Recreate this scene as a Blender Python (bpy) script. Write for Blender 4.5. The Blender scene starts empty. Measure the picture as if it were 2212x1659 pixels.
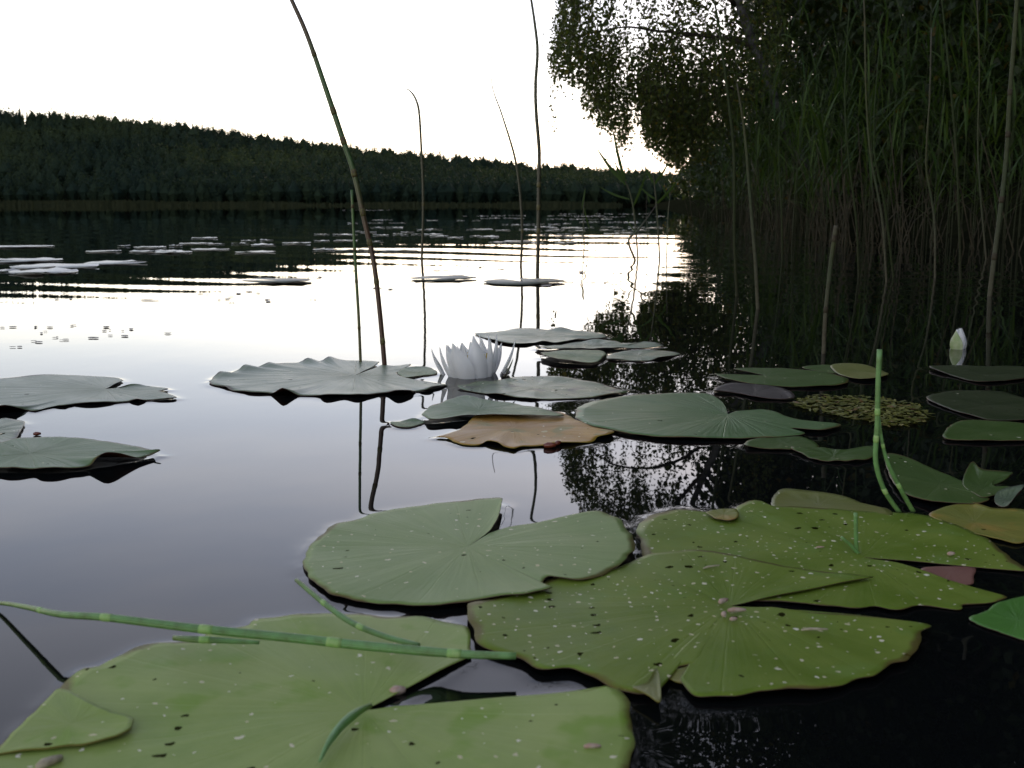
import bpy, math, random
import numpy as np
from mathutils import Vector, Matrix

random.seed(7)
rng = np.random.default_rng(7)
SC = bpy.context.scene
COL = SC.collection
R = math.radians

# ------------------------------------------------------------------ camera
CAM_H = 0.24
PITCH = 9.4
FD = 2335.0                      # focal length in pixels of a 2212-pixel-wide picture
cam_data = bpy.data.cameras.new("camera")
cam_data.sensor_width = 36.0
cam_data.lens = 38.0
cam_data.clip_start = 0.02
cam_data.clip_end = 4000.0
cam_data.dof.use_dof = True
cam_data.dof.focus_distance = 1.35
cam_data.dof.aperture_fstop = 22.0
cam = bpy.data.objects.new("camera", cam_data)
COL.objects.link(cam)
cam.location = (0, 0, CAM_H)
cam.rotation_euler = (R(90 - PITCH), 0, 0)
SC.camera = cam

# ------------------------------------------------------------------ sky, sun, exposure
SUN_EL, SUN_AZ = 9.0, 25.0       # azimuth to the right of straight ahead
SKY_STRENGTH = 0.10
SKY_SAT = 0.62
world = bpy.data.worlds.new("World")
SC.world = world
world.use_nodes = True
wn, wl = world.node_tree.nodes, world.node_tree.links
wn.clear()
w_out = wn.new("ShaderNodeOutputWorld")
w_bg = wn.new("ShaderNodeBackground")
w_sky = wn.new("ShaderNodeTexSky")
w_sky.sky_type = 'NISHITA'
w_sky.sun_disc = False
w_sky.sun_elevation = R(SUN_EL)
w_sky.sun_rotation = R(SUN_AZ)
w_sky.air_density = 1.0
w_sky.dust_density = 0.15
w_sky.ozone_density = 1.0
w_hsv = wn.new("ShaderNodeHueSaturation")
w_hsv.inputs['Saturation'].default_value = SKY_SAT
# thin veil of high cloud
w_tc = wn.new("ShaderNodeTexCoord")
w_map = wn.new("ShaderNodeMapping")
w_map.inputs['Scale'].default_value = (1.2, 1.2, 7.0)
w_noise = wn.new("ShaderNodeTexNoise")
w_noise.inputs['Scale'].default_value = 1.6
w_noise.inputs['Detail'].default_value = 4.0
w_ramp = wn.new("ShaderNodeValToRGB")
w_ramp.color_ramp.elements[0].position = 0.42
w_ramp.color_ramp.elements[0].color = (1.06, 0.95, 1.02, 1)
w_ramp.color_ramp.elements[1].position = 0.62
w_ramp.color_ramp.elements[1].color = (1.27, 1.08, 1.08, 1)
w_mul = wn.new("ShaderNodeMix")
w_mul.data_type = 'RGBA'
w_mul.blend_type = 'MULTIPLY'
w_mul.inputs['Factor'].default_value = 1.0
w_bg.inputs['Strength'].default_value = SKY_STRENGTH
wl.new(w_sky.outputs[0], w_hsv.inputs['Color'])
wl.new(w_tc.outputs['Generated'], w_map.inputs['Vector'])
wl.new(w_map.outputs[0], w_noise.inputs['Vector'])
wl.new(w_noise.outputs['Fac'], w_ramp.inputs[0])
wl.new(w_hsv.outputs[0], w_mul.inputs[6])
wl.new(w_ramp.outputs[0], w_mul.inputs[7])
wl.new(w_mul.outputs[2], w_bg.inputs['Color'])
wl.new(w_bg.outputs[0], w_out.inputs['Surface'])

sun_data = bpy.data.lights.new("sun", 'SUN')
sun_data.energy = 1.5
sun_data.angle = R(0.5)
sun_data.color = (1.0, 0.84, 0.62)
sun = bpy.data.objects.new("sun", sun_data)
COL.objects.link(sun)
sd = Vector((math.sin(R(SUN_AZ)) * math.cos(R(SUN_EL)), math.cos(R(SUN_AZ)) * math.cos(R(SUN_EL)), math.sin(R(SUN_EL))))
sun.rotation_euler = sd.to_track_quat('Z', 'Y').to_euler()

SC.view_settings.view_transform = 'Standard'
SC.view_settings.look = 'None'
SC.view_settings.exposure = 1.85
SC.view_settings.gamma = 1.0
SC.view_settings.use_curve_mapping = False
SC.render.engine = 'CYCLES'
SC.cycles.max_bounces = 6
SC.cycles.diffuse_bounces = 2
SC.cycles.glossy_bounces = 4
SC.cycles.transmission_bounces = 4
SC.cycles.caustics_reflective = False
SC.cycles.caustics_refractive = False
SC.cycles.use_denoising = True

# ------------------------------------------------------------------ from a picture position to a place
_cp, _sp = math.cos(R(PITCH)), math.sin(R(PITCH))

def ray(px, py):
    u, v = (px - 1106.0) / FD, -(py - 829.5) / FD
    return Vector((u, _cp + v * _sp, -_sp + v * _cp))

def ground(px, py, z=0.0):
    d = ray(px, py)
    t = (z - CAM_H) / d.z
    return Vector((d.x * t, d.y * t, z))

def at_depth(px, py, y):
    d = ray(px, py)
    t = y / d.y
    return Vector((d.x * t, y, CAM_H + d.z * t))

# picture regions the outlines were measured in
def tr(x0, y0, s):
    return lambda p: (x0 + p[0] * s, y0 + p[1] * s)
T_A = tr(610.0, 1016.5, 0.3775)
T_B = tr(1355.5, 1016.5, 0.3873)
T_D = tr(0.0, 1219.8, 0.337)
T_F = tr(406.6, 677.7, 0.2757)
T_G = tr(881.0, 677.7, 0.2757)
T_M = tr(0.0, 745.5, 0.2145)
T_R = tr(1491.0, 677.7, 0.3269)
T_1 = tr(0.0, 0.0, 1.0)

# ------------------------------------------------------------------ object helpers
def tag(o, label=None, cat=None, group=None, kind=None):
    if label: o['label'] = label
    if cat: o['category'] = cat
    if group: o['group'] = group
    if kind: o['kind'] = kind
    return o

def link(name, me, parent=None, loc=None):
    o = bpy.data.objects.new(name, me)
    COL.objects.link(o)
    if parent is not None: o.parent = parent
    if loc is not None: o.location = loc
    return o

def empty(name, loc):
    o = bpy.data.objects.new(name, None)
    COL.objects.link(o)
    o.location = loc
    o.empty_display_size = 0.05
    return o

def np_mesh(name, verts, faces, mats=(), fmat=None, uv=None, attrs=None, smooth=True):
    """faces: (M,3) or (M,4) int array; uv per vertex; attrs: dict name -> per-vertex float"""
    verts = np.asarray(verts, dtype=np.float32)
    faces = np.asarray(faces, dtype=np.int32)
    me = bpy.data.meshes.new(name)
    nv, (nf, k) = len(verts), faces.shape
    me.vertices.add(nv)
    me.vertices.foreach_set('co', verts.ravel())
    me.loops.add(nf * k)
    me.loops.foreach_set('vertex_index', faces.ravel())
    me.polygons.add(nf)
    me.polygons.foreach_set('loop_start', np.arange(0, nf * k, k, dtype=np.int32))
    me.polygons.foreach_set('loop_total', np.full(nf, k, dtype=np.int32))
    me.polygons.foreach_set('use_smooth', np.full(nf, smooth, dtype=bool))
    for m in mats: me.materials.append(m)
    if fmat is not None: me.polygons.foreach_set('material_index', np.asarray(fmat, dtype=np.int32))
    me.update(calc_edges=True)
    if uv is not None:
        lay = me.uv_layers.new(name='UVMap')
        lay.data.foreach_set('uv', np.asarray(uv, dtype=np.float32)[faces.ravel()].ravel())
    if attrs:
        for an, av in attrs.items():
            a = me.attributes.new(an, 'FLOAT', 'POINT')
            a.data.foreach_set('value', np.asarray(av, dtype=np.float32))
    return me

def catmull(pts, closed, n):
    P = np.asarray(pts, dtype=float)
    m = len(P)
    segs = m if closed else m - 1
    d = [np.linalg.norm(P[(i + 1) % m, :2] - P[i, :2]) for i in range(segs)]
    out = []
    tot = sum(d)
    for i in range(segs):
        k = max(2, int(round(n * d[i] / tot)))
        p1, p2 = P[i], P[(i + 1) % m]
        p0 = P[i - 1] if (closed or i > 0) else 2 * p1 - p2
        p3 = P[(i + 2) % m] if (closed or i + 2 < m) else 2 * p2 - p1
        for j in range(k):
            t = j / k
            out.append(0.5 * ((2 * p1) + (-p0 + p2) * t + (2 * p0 - 5 * p1 + 4 * p2 - p3) * t * t + (-p0 + 3 * p1 - 3 * p2 + p3) * t ** 3))
    if not closed: out.append(P[-1])
    return np.array(out)

def tube_arrays(pts, radii, sides=8, cap=True):
    pts = [Vector(p) for p in pts]
    n = len(pts)
    V, F, UV = [], [], []
    up = Vector((0.0, 1.0, 0.0))
    for i, p in enumerate(pts):
        t = (pts[min(i + 1, n - 1)] - pts[max(i - 1, 0)]).normalized()
        a = t.cross(up)
        if a.length < 1e-3: a = t.cross(Vector((1, 0, 0)))
        a.normalize()
        b = t.cross(a).normalized()
        for s in range(sides):
            ang = 2 * math.pi * s / sides
            V.append(p + (a * math.cos(ang) + b * math.sin(ang)) * radii[i])
            UV.append((s / sides, i / (n - 1)))
    for i in range(n - 1):
        for s in range(sides):
            s2 = (s + 1) % sides
            F.append((i * sides + s, i * sides + s2, (i + 1) * sides + s2, (i + 1) * sides + s))
    if cap:
        for end, idx in ((0, 0), (n - 1, 1)):
            c = len(V); V.append(pts[end]); UV.append((0.5, float(idx)))
            for s in range(sides):
                a0, a1 = end * sides + s, end * sides + (s + 1) % sides
                F.append((a0, a1, c, c) if idx else (a1, a0, c, c))
    return V, F, UV

def clean_mesh(name, V, F, mats, uv=None, smooth=True, fmat=None):
    """small meshes with mixed faces (quads whose last two corners coincide are triangles)"""
    faces = []
    for f in F:
        g = []
        for q in f:
            if q not in g: g.append(q)
        faces.append(g)
    me = bpy.data.meshes.new(name)
    me.from_pydata([tuple(v) for v in V], [], faces)
    for m in mats: me.materials.append(m)
    me.polygons.foreach_set('use_smooth', [smooth] * len(me.polygons))
    if fmat is not None: me.polygons.foreach_set('material_index', fmat)
    if uv is not None:
        lay = me.uv_layers.new(name='UVMap')
        for lp in me.loops: lay.data[lp.index].uv = uv[lp.vertex_index]
    me.update()
    return me

# ------------------------------------------------------------------ materials
def new_mat(name):
    m = bpy.data.materials.new(name)
    m.use_nodes = True
    nt = m.node_tree
    b = nt.nodes['Principled BSDF']
    return m, nt, b

def N(nt, kind, **kw):
    n = nt.nodes.new(kind)
    for k, v in kw.items():
        if k in n.inputs: n.inputs[k].default_value = v
        else: setattr(n, k, v)
    return n

def mixc(nt, fac, a, b, blend='MIX'):
    n = nt.nodes.new('ShaderNodeMix')
    n.data_type = 'RGBA'
    n.blend_type = blend
    for sock, val in ((0, fac), (6, a), (7, b)):
        if hasattr(val, 'node'): nt.links.new(val, n.inputs[sock])
        elif sock == 0: n.inputs[0].default_value = val
        else: n.inputs[sock].default_value = (*val, 1.0)
    return n.outputs[2]

def math_n(nt, op, a, b=0.0, clamp=False):
    n = nt.nodes.new('ShaderNodeMath')
    n.operation = op
    n.use_clamp = clamp
    for i, val in enumerate((a, b)):
        if hasattr(val, 'node'): nt.links.new(val, n.inputs[i])
        else: n.inputs[i].default_value = val
    return n.outputs[0]

def ramp(nt, src, stops):
    n = nt.nodes.new('ShaderNodeValToRGB')
    e = n.color_ramp.elements
    while len(e) < len(stops): e.new(0.5)
    for i, (p, c) in enumerate(stops):
        e[i].position = p
        e[i].color = (*c, 1.0) if len(c) == 3 else c
    nt.links.new(src, n.inputs[0])
    return n.outputs[0]

def g(v): return (v, v, v)

def pad_material(name, c1, c2, rim=(0.10, 0.075, 0.02), white=0.5, dark=0.4, rough=0.38, bump=0.6, spec=0.5, wscale=85.0, patch=None, veins=0.5):
    m, nt, b = new_mat(name)
    L = nt.links
    tc = N(nt, 'ShaderNodeTexCoord')
    uv = N(nt, 'ShaderNodeUVMap')
    sep = N(nt, 'ShaderNodeSeparateXYZ')
    L.new(uv.outputs[0], sep.inputs[0])
    # radial streaks: angle stretched, radius compressed
    mp = N(nt, 'ShaderNodeMapping')
    mp.inputs['Scale'].default_value = (9.0, 1.1, 1.0)
    L.new(uv.outputs[0], mp.inputs[0])
    streak = N(nt, 'ShaderNodeTexNoise', Scale=1.0, Detail=5.0, Roughness=0.6)
    L.new(mp.outputs[0], streak.inputs['Vector'])
    big = N(nt, 'ShaderNodeTexNoise', Scale=16.0, Detail=4.0, Roughness=0.6)
    L.new(tc.outputs['Object'], big.inputs['Vector'])
    fine = N(nt, 'ShaderNodeTexNoise', Scale=420.0, Detail=3.0)
    L.new(tc.outputs['Object'], fine.inputs['Vector'])
    col = mixc(nt, ramp(nt, big.outputs['Fac'], [(0.35, g(0)), (0.68, g(1))]), c1, c2)
    col = mixc(nt, ramp(nt, streak.outputs['Fac'], [(0.45, g(0)), (0.75, g(0.7 * veins))]), col, tuple(min(1, v * 1.2 + 0.004) for v in c2))
    if patch:
        pn = N(nt, 'ShaderNodeTexNoise', Scale=28.0, Detail=3.0)
        L.new(tc.outputs['Object'], pn.inputs['Vector'])
        col = mixc(nt, ramp(nt, pn.outputs['Fac'], [(0.55, g(0)), (0.66, g(1))]), col, patch)
    # veins: pale thin radial lines
    vein = math_n(nt, 'ABSOLUTE', math_n(nt, 'SINE', math_n(nt, 'ADD', math_n(nt, 'MULTIPLY', sep.outputs[0], 9.0), math_n(nt, 'MULTIPLY', streak.outputs['Fac'], 0.9))))
    vmask = ramp(nt, vein, [(0.0, g(1)), (0.10, g(0))])
    col = mixc(nt, math_n(nt, 'MULTIPLY', vmask, 0.2 * veins), col, tuple(v * 1.35 + 0.01 for v in c2))
    # dark eaten spots
    wob = N(nt, 'ShaderNodeTexNoise', Scale=190.0, Detail=3.0)
    L.new(tc.outputs['Object'], wob.inputs['Vector'])
    vv = N(nt, 'ShaderNodeVectorMath', operation='MULTIPLY_ADD')
    L.new(wob.outputs['Color'], vv.inputs[0])
    vv.inputs[1].default_value = (0.006, 0.006, 0.006)
    L.new(tc.outputs['Object'], vv.inputs[2])
    clump = N(nt, 'ShaderNodeTexNoise', Scale=22.0, Detail=2.0)
    L.new(tc.outputs['Object'], clump.inputs['Vector'])
    def spots(scale, keep, r0, r1):
        vo = N(nt, 'ShaderNodeTexVoronoi', voronoi_dimensions='2D', Scale=scale)
        L.new(vv.outputs[0], vo.inputs['Vector'])
        sepc = N(nt, 'ShaderNodeSeparateColor')
        L.new(vo.outputs['Color'], sepc.inputs[0])
        size = math_n(nt, 'ADD', math_n(nt, 'MULTIPLY', math_n(nt, 'POWER', sepc.outputs[1], 2.2), r1 - r0), r0)
        inside = math_n(nt, 'LESS_THAN', vo.outputs['Distance'], size)
        on = math_n(nt, 'LESS_THAN', sepc.outputs[0], math_n(nt, 'MULTIPLY', ramp(nt, clump.outputs['Fac'], [(0.36, g(0.12)), (0.66, g(1.0))]), keep))
        return math_n(nt, 'MULTIPLY', inside, on), sepc
    dk, dc = spots(74.0, dark * 0.34, 0.04, 0.20)
    col = mixc(nt, math_n(nt, 'MULTIPLY', dk, 0.95), col, (0.012, 0.009, 0.004))
    wh, wc = spots(wscale, white * 0.40, 0.05, 0.19)
    col = mixc(nt, math_n(nt, 'MULTIPLY', wh, 0.9), col, mixc(nt, wc.outputs[2], (0.55, 0.50, 0.30), (0.80, 0.77, 0.62)))
    # rim
    rimf = ramp(nt, math_n(nt, 'ADD', sep.outputs[1], math_n(nt, 'MULTIPLY', math_n(nt, 'SUBTRACT', big.outputs['Fac'], 0.5), 0.22)), [(0.975, g(0)), (1.03, g(0.85))])
    col = mixc(nt, rimf, col, rim)
    L.new(col, b.inputs['Base Color'])
    rr = math_n(nt, 'ADD', math_n(nt, 'MULTIPLY', big.outputs['Fac'], 0.30), rough - 0.15)
    L.new(math_n(nt, 'ADD', rr, math_n(nt, 'MULTIPLY', wh, 0.3)), b.inputs['Roughness'])
    L.new(math_n(nt, 'MULTIPLY', math_n(nt, 'SUBTRACT', 1.0, dk), spec), b.inputs['Specular IOR Level'])
    hsum = math_n(nt, 'ADD', math_n(nt, 'MULTIPLY', streak.outputs['Fac'], 1.6 * veins), math_n(nt, 'MULTIPLY', fine.outputs['Fac'], 0.10))
    hsum = math_n(nt, 'SUBTRACT', hsum, math_n(nt, 'MULTIPLY', vmask, 0.35 * veins))
    hsum = math_n(nt, 'ADD', hsum, math_n(nt, 'MULTIPLY', wh, 0.35))
    hsum = math_n(nt, 'SUBTRACT', hsum, math_n(nt, 'MULTIPLY', dk, 0.3))
    bp = N(nt, 'ShaderNodeBump', Strength=bump, Distance=0.0010)
    L.new(hsum, bp.inputs['Height'])
    L.new(bp.outputs[0], b.inputs['Normal'])
    return m

def plain_mat(name, c1, c2, scale=30.0, rough=0.5, spec=0.4, bump=0.0, bdist=0.001, stretch=None):
    m, nt, b = new_mat(name)
    tc = N(nt, 'ShaderNodeTexCoord')
    n = N(nt, 'ShaderNodeTexNoise', Scale=scale, Detail=4.0)
    if stretch:
        mp = N(nt, 'ShaderNodeMapping')
        mp.inputs['Scale'].default_value = stretch
        nt.links.new(tc.outputs['Object'], mp.inputs[0])
        nt.links.new(mp.outputs[0], n.inputs['Vector'])
    else:
        nt.links.new(tc.outputs['Object'], n.inputs['Vector'])
    nt.links.new(mixc(nt, ramp(nt, n.outputs['Fac'], [(0.35, g(0)), (0.65, g(1))]), c1, c2), b.inputs['Base Color'])
    b.inputs['Roughness'].default_value = rough
    b.inputs['Specular IOR Level'].default_value = spec
    if bump:
        bp = N(nt, 'ShaderNodeBump', Strength=bump, Distance=bdist)
        nt.links.new(n.outputs['Fac'], bp.inputs['Height'])
        nt.links.new(bp.outputs[0], b.inputs['Normal'])
    return m

def leaf_mat(name, c1, c2, trans=0.35, rough=0.5, spec=0.25, warm=None):
    """foliage: each leaf carries its own tint (attribute), light passes through it"""
    m, nt, b = new_mat(name)
    at = N(nt, 'ShaderNodeAttribute', attribute_name='tint')
    col = mixc(nt, at.outputs['Fac'], c1, c2)
    if warm:
        col = mixc(nt, ramp(nt, at.outputs['Fac'], [(0.90, g(0)), (1.0, g(1))]), col, warm)
    nt.links.new(col, b.inputs['Base Color'])
    b.inputs['Roughness'].default_value = rough
    b.inputs['Specular IOR Level'].default_value = spec
    tr_ = N(nt, 'ShaderNodeBsdfTranslucent')
    nt.links.new(mixc(nt, 1.0, col, (1.5, 1.35, 0.5), 'MULTIPLY'), tr_.inputs[0])
    ms = N(nt, 'ShaderNodeMixShader', Fac=trans)
    nt.links.new(b.outputs[0], ms.inputs[1])
    nt.links.new(tr_.outputs[0], ms.inputs[2])
    out = [x for x in nt.nodes if x.type == 'OUTPUT_MATERIAL'][0]
    nt.links.new(ms.outputs[0], out.inputs['Surface'])
    return m

def stem_mat(name, stops, rough=0.4, spec=0.4, scale=3.0):
    """rush stem: colour runs along the stem (uv.y), fine lengthwise ribs"""
    m, nt, b = new_mat(name)
    uv = N(nt, 'ShaderNodeUVMap')
    sep = N(nt, 'ShaderNodeSeparateXYZ')
    nt.links.new(uv.outputs[0], sep.inputs[0])
    tc = N(nt, 'ShaderNodeTexCoord')
    n = N(nt, 'ShaderNodeTexNoise', Scale=110.0, Detail=5.0, Roughness=0.65)
    nt.links.new(tc.outputs['Object'], n.inputs['Vector'])
    pos = math_n(nt, 'ADD', sep.outputs[1], math_n(nt, 'MULTIPLY', math_n(nt, 'SUBTRACT', n.outputs['Fac'], 0.5), 0.12))
    col = ramp(nt, pos, stops)
    col = mixc(nt, ramp(nt, n.outputs['Fac'], [(0.42, g(0)), (0.68, g(0.85))]), col, mixc(nt, 1.0, col, (0.62, 0.50, 0.42), 'MULTIPLY'))
    nt.links.new(col, b.inputs['Base Color'])
    b.inputs['Roughness'].default_value = rough
    b.inputs['Specular IOR Level'].default_value = spec
    rib = math_n(nt, 'SINE', math_n(nt, 'MULTIPLY', sep.outputs[0], 2 * math.pi * 12))
    bp = N(nt, 'ShaderNodeBump', Strength=0.3, Distance=0.0003)
    nt.links.new(rib, bp.inputs['Height'])
    nt.links.new(bp.outputs[0], b.inputs['Normal'])
    return m

M = {}
M['front'] = pad_material('pad_front_green', (0.200, 0.290, 0.055), (0.280, 0.350, 0.100), white=0.9, dark=0.6, wscale=120.0, rough=0.48, bump=0.8, spec=0.14, patch=(0.19, 0.30, 0.040), veins=0.35)
M['centre'] = pad_material('pad_centre_green', (0.150, 0.225, 0.060), (0.205, 0.275, 0.098), white=1.0, dark=0.4, wscale=120.0, rough=0.48, bump=0.7, spec=0.15, veins=0.5)
M['spotted'] = pad_material('pad_spotted_olive', (0.098, 0.158, 0.012), (0.158, 0.212, 0.030), white=2.2, dark=1.5, rough=0.48, bump=0.9, spec=0.13, wscale=135.0, patch=(0.13, 0.20, 0.03), veins=0.3)
M['mid'] = pad_material('pad_mid_green', (0.058, 0.122, 0.034), (0.088, 0.152, 0.050), white=0.22, dark=0.2, rough=0.44, bump=1.2, spec=0.28, veins=0.8)
M['holed'] = pad_material('pad_holed_green', (0.070, 0.115, 0.040), (0.105, 0.145, 0.055), white=1.0, dark=1.3, rough=0.38, bump=1.2, patch=(0.03, 0.04, 0.018))
M['grey'] = pad_material('pad_grey_green', (0.100, 0.145, 0.072), (0.140, 0.185, 0.105), rim=(0.04, 0.02, 0.012), white=0.25, dark=0.3, rough=0.40, bump=1.3, veins=0.9)
M['brown'] = pad_material('pad_dying_brown', (0.26, 0.130, 0.022), (0.40, 0.235, 0.050), rim=(0.26, 0.17, 0.012), white=1.2, dark=0.55, rough=0.45, bump=1.0, spec=0.22, wscale=60.0, patch=(0.20, 0.17, 0.035))
M['yellow'] = pad_material('pad_yellowing', (0.13, 0.155, 0.018), (0.20, 0.185, 0.020), rim=(0.16, 0.07, 0.015), white=0.2, dark=0.5, rough=0.45, patch=(0.26, 0.18, 0.02))
M['ochre'] = pad_material('pad_olive_yellow', (0.115, 0.135, 0.020), (0.15, 0.155, 0.030), rim=(0.10, 0.10, 0.02), white=0.15, dark=0.2, rough=0.45)
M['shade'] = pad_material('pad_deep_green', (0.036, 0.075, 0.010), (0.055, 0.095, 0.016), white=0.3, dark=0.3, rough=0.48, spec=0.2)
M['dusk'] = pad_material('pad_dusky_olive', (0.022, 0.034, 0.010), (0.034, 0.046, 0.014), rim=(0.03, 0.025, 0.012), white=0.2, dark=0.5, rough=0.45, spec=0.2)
M['rot'] = pad_material('pad_rotten', (0.035, 0.030, 0.026), (0.05, 0.042, 0.036), rim=(0.05, 0.035, 0.03), white=0.2, dark=0.5, rough=0.40, spec=0.25)
M['pink'] = pad_material('pad_pinkish', (0.16, 0.065, 0.045), (0.19, 0.085, 0.055), rim=(0.2, 0.08, 0.05), white=0.1, dark=0.2, rough=0.5)
M['sunk'] = pad_material('pad_sunken_green', (0.045, 0.15, 0.012), (0.06, 0.19, 0.016), rim=(0.05, 0.14, 0.02), white=0.0, dark=1.0, rough=0.45)
M['under'] = plain_mat('pad_underside', (0.035, 0.012, 0.007), (0.055, 0.022, 0.010), 60, 0.35, 0.5)
M['under_y'] = plain_mat('pad_underside_yellow', (0.20, 0.17, 0.02), (0.15, 0.13, 0.02), 60, 0.5, 0.4)
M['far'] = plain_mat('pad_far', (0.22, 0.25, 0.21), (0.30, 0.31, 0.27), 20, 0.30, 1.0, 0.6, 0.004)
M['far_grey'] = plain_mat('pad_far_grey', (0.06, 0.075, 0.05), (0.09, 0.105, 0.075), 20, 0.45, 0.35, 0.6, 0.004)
M['petal'] = None

# ------------------------------------------------------------------ pads
OUTLINES = []      # for the rise of the water at each pad's edge

def vnoise(x, y, s):
    return (math.sin(x * 1.7 * s + 1.3 * math.sin(y * 1.1 * s + 0.5)) + math.sin(y * 1.9 * s + 1.7 * math.sin(x * 0.9 * s + 2.0)) + 0.6 * math.sin((x + y) * 2.9 * s + 1.0)) / 2.6

def make_pad(name, T, apex, pts, z, mat, label, group='water lily pads floating near the camera', open_=False, under='under',
             n=150, rings=13, wavy=0.6, parent=None, tilt=0.0, sag=0.0, thick=0.0005, cat='lily pad', meniscus=True, lifts=0.6):
    """pts: (x, y[, lift in mm]) in the measured region; apex: where the veins meet. open_: first and last point are the lobe tips."""
    zz = z / 1000.0
    raw = []
    for p in pts:
        q = T((p[0], p[1]))
        w = ground(q[0], q[1], zz)
        raw.append((w.x, w.y, lifts * p[2] / 1000.0 if len(p) > 2 else 0.0))
    out = catmull(raw, not open_, n)
    q = T(apex)
    A = ground(q[0], q[1], zz)
    m = len(out)
    ph = random.uniform(0, 6.28)
    ang = np.unwrap(np.arctan2(out[:, 1] - A.y, out[:, 0] - A.x))
    seed = random.uniform(0, 50)
    # small irregular scalloping of the margin
    rad = np.hypot(out[:, 0] - A.x, out[:, 1] - A.y)
    jit = np.array([1 + 0.006 * math.sin(a * 11 + ph) + 0.005 * math.sin(a * 23 + ph * 2) + 0.003 * math.sin(a * 41 + seed) for a in ang])
    out[:, 0] = A.x + (out[:, 0] - A.x) * jit
    out[:, 1] = A.y + (out[:, 1] - A.y) * jit
    if parent is None and meniscus: OUTLINES.append((out.copy(), zz))
    cols = m + (0 if open_ else 1)
    V, UV = [], []
    for k in range(rings + 1):
        t = (k / rings) ** 0.85
        for i in range(cols):
            o = out[i % m]
            a = ang[i % m] + (math.copysign(2 * math.pi, ang[m - 1] - ang[0]) if i >= m else 0.0)
            x, y = A.x + (o[0] - A.x) * t, A.y + (o[1] - A.y) * t
            lift = max(o[2], -0.001) * t ** 5
            relief = 0.0010 * wavy * vnoise(x + seed, y, 30) * (0.25 + t) + 0.00020 * wavy * math.sin(a * 9 + ph) * min(1, 3 * t) * (0.4 + t)
            relief -= 0.0012 * wavy * math.exp(-(t * rad[i % m] / 0.02) ** 2)
            V.append((x - A.x, y - A.y, max(lift + relief + tilt * (x - A.x) - sag * t * t, 0.0019 - zz)))
            UV.append((a, t))
    nt_ = len(V)
    Vt = list(V)
    for v in Vt[:nt_]: V.append((v[0], v[1], v[2] - thick))
    UV = UV + UV
    F, FM = [], []
    flip = ang[-1] < ang[0]
    def quad(a, b, c, d, mi):
        F.append((a, b, c, d) if not flip else (d, c, b, a)); FM.append(mi)
    for k in range(rings):
        for i in range(cols - 1):
            a, b, c, d = k * cols + i, (k + 1) * cols + i, (k + 1) * cols + i + 1, k * cols + i + 1
            quad(a, b, c, d, 0)
            quad(a + nt_, d + nt_, c + nt_, b + nt_, 1)
    for i in range(cols - 1):                       # rim
        a = rings * cols + i
        quad(a, a + nt_, a + 1 + nt_, a + 1, 1)
    if open_:                                       # the two edges of the notch
        for k in range(rings):
            a, b = k * cols, (k + 1) * cols
            quad(a, a + nt_, b + nt_, b, 1)
            a, b = k * cols + cols - 1, (k + 1) * cols + cols - 1
            quad(a, b, b + nt_, a + nt_, 1)
    me = np_mesh(name, V, F, (M[mat], M[under]), FM, UV)
    if parent is None:
        o = link(name, me, loc=A)
        tag(o, label, cat, group)
    else:
        o = link(name, me, parent, loc=A - parent.location)
        if label: o['label'] = label
    return o

A_pts = [(1197, 345, 3), (1235, 285, 4), (1257, 205, 4), (1250, 174, 3), (1150, 165, 1), (950, 172), (750, 195), (600, 215), (500, 240), (440, 265, 1), (330, 285), (270, 320, 1.5), (240, 352), (160, 400, 1), (140, 440),
         (125, 500), (130, 560), (165, 610), (250, 670), (330, 705), (440, 735), (600, 750), (800, 760), (1000, 758), (1130, 745), (1230, 735, 1), (1400, 722, 3),
         (1545, 690, 3), (1500, 668), (1495, 645, 1), (1520, 622, 2), (1620, 632, 1), (1720, 637), (1850, 597), (1950, 540), (2000, 480), (2015, 430), (1990, 370), (1930, 300), (1860, 265),
         (1790, 248, 1), (1650, 265), (1450, 300), (1300, 325), (1185, 357)]
pad_A = make_pad('lily_pad', T_A, (1060, 428), A_pts, 4.6, 'centre', 'round grey green lily pad in the centre foreground, notched at its far side', open_=True, n=260, rings=18, wavy=0.7, tilt=0.020)

B_in = [T_B((1370, 592)), T_B((1200, 566)), T_B((1000, 545)), T_B((800, 520)), T_B((600, 478)), T_B((430, 446)), T_B((250, 448)), T_B((100, 470)), T_A((1990, 520)), T_A((1850, 560)),
        T_A((1640, 590)), T_A((1400, 660)), T_A((1230, 728)), T_A((1085, 762)), T_A((1070, 800)), T_A((1075, 880)), T_A((1090, 945)), T_A((1150, 1005)), T_A((1330, 1060)), T_A((1420, 1097)),
        T_A((1500, 1130)), T_A((1640, 1125)), T_A((1750, 1170)), T_A((1900, 1236)), T_A((2010, 1265)), T_B((100, 1235)), T_B((165, 1230)), T_B((175, 1120)), T_B((240, 1095)), T_B((370, 1078)), T_B((300, 1140)), T_B((320, 1185)), T_B((380, 1240)), T_B((470, 1252)),
        T_B((600, 1255)), T_B((750, 1230)), T_B((1000, 1215)), T_B((1200, 1190)), T_B((1300, 1150)), T_B((1400, 1135)), T_B((1480, 1068)), T_B((1560, 1040)), T_B((1625, 980)), T_B((1650, 900)), T_B((1662, 858)),
        T_B((1300, 822)), T_B((1000, 795)), T_B((800, 755))]
pad_B = make_pad('lily_pad', T_1, T_B((575, 742)), B_in, 4.6, 'spotted', 'largest lily pad at right foreground sprinkled with white flecks and dark spots', open_=True, n=280, rings=18, wavy=1.0)

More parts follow.
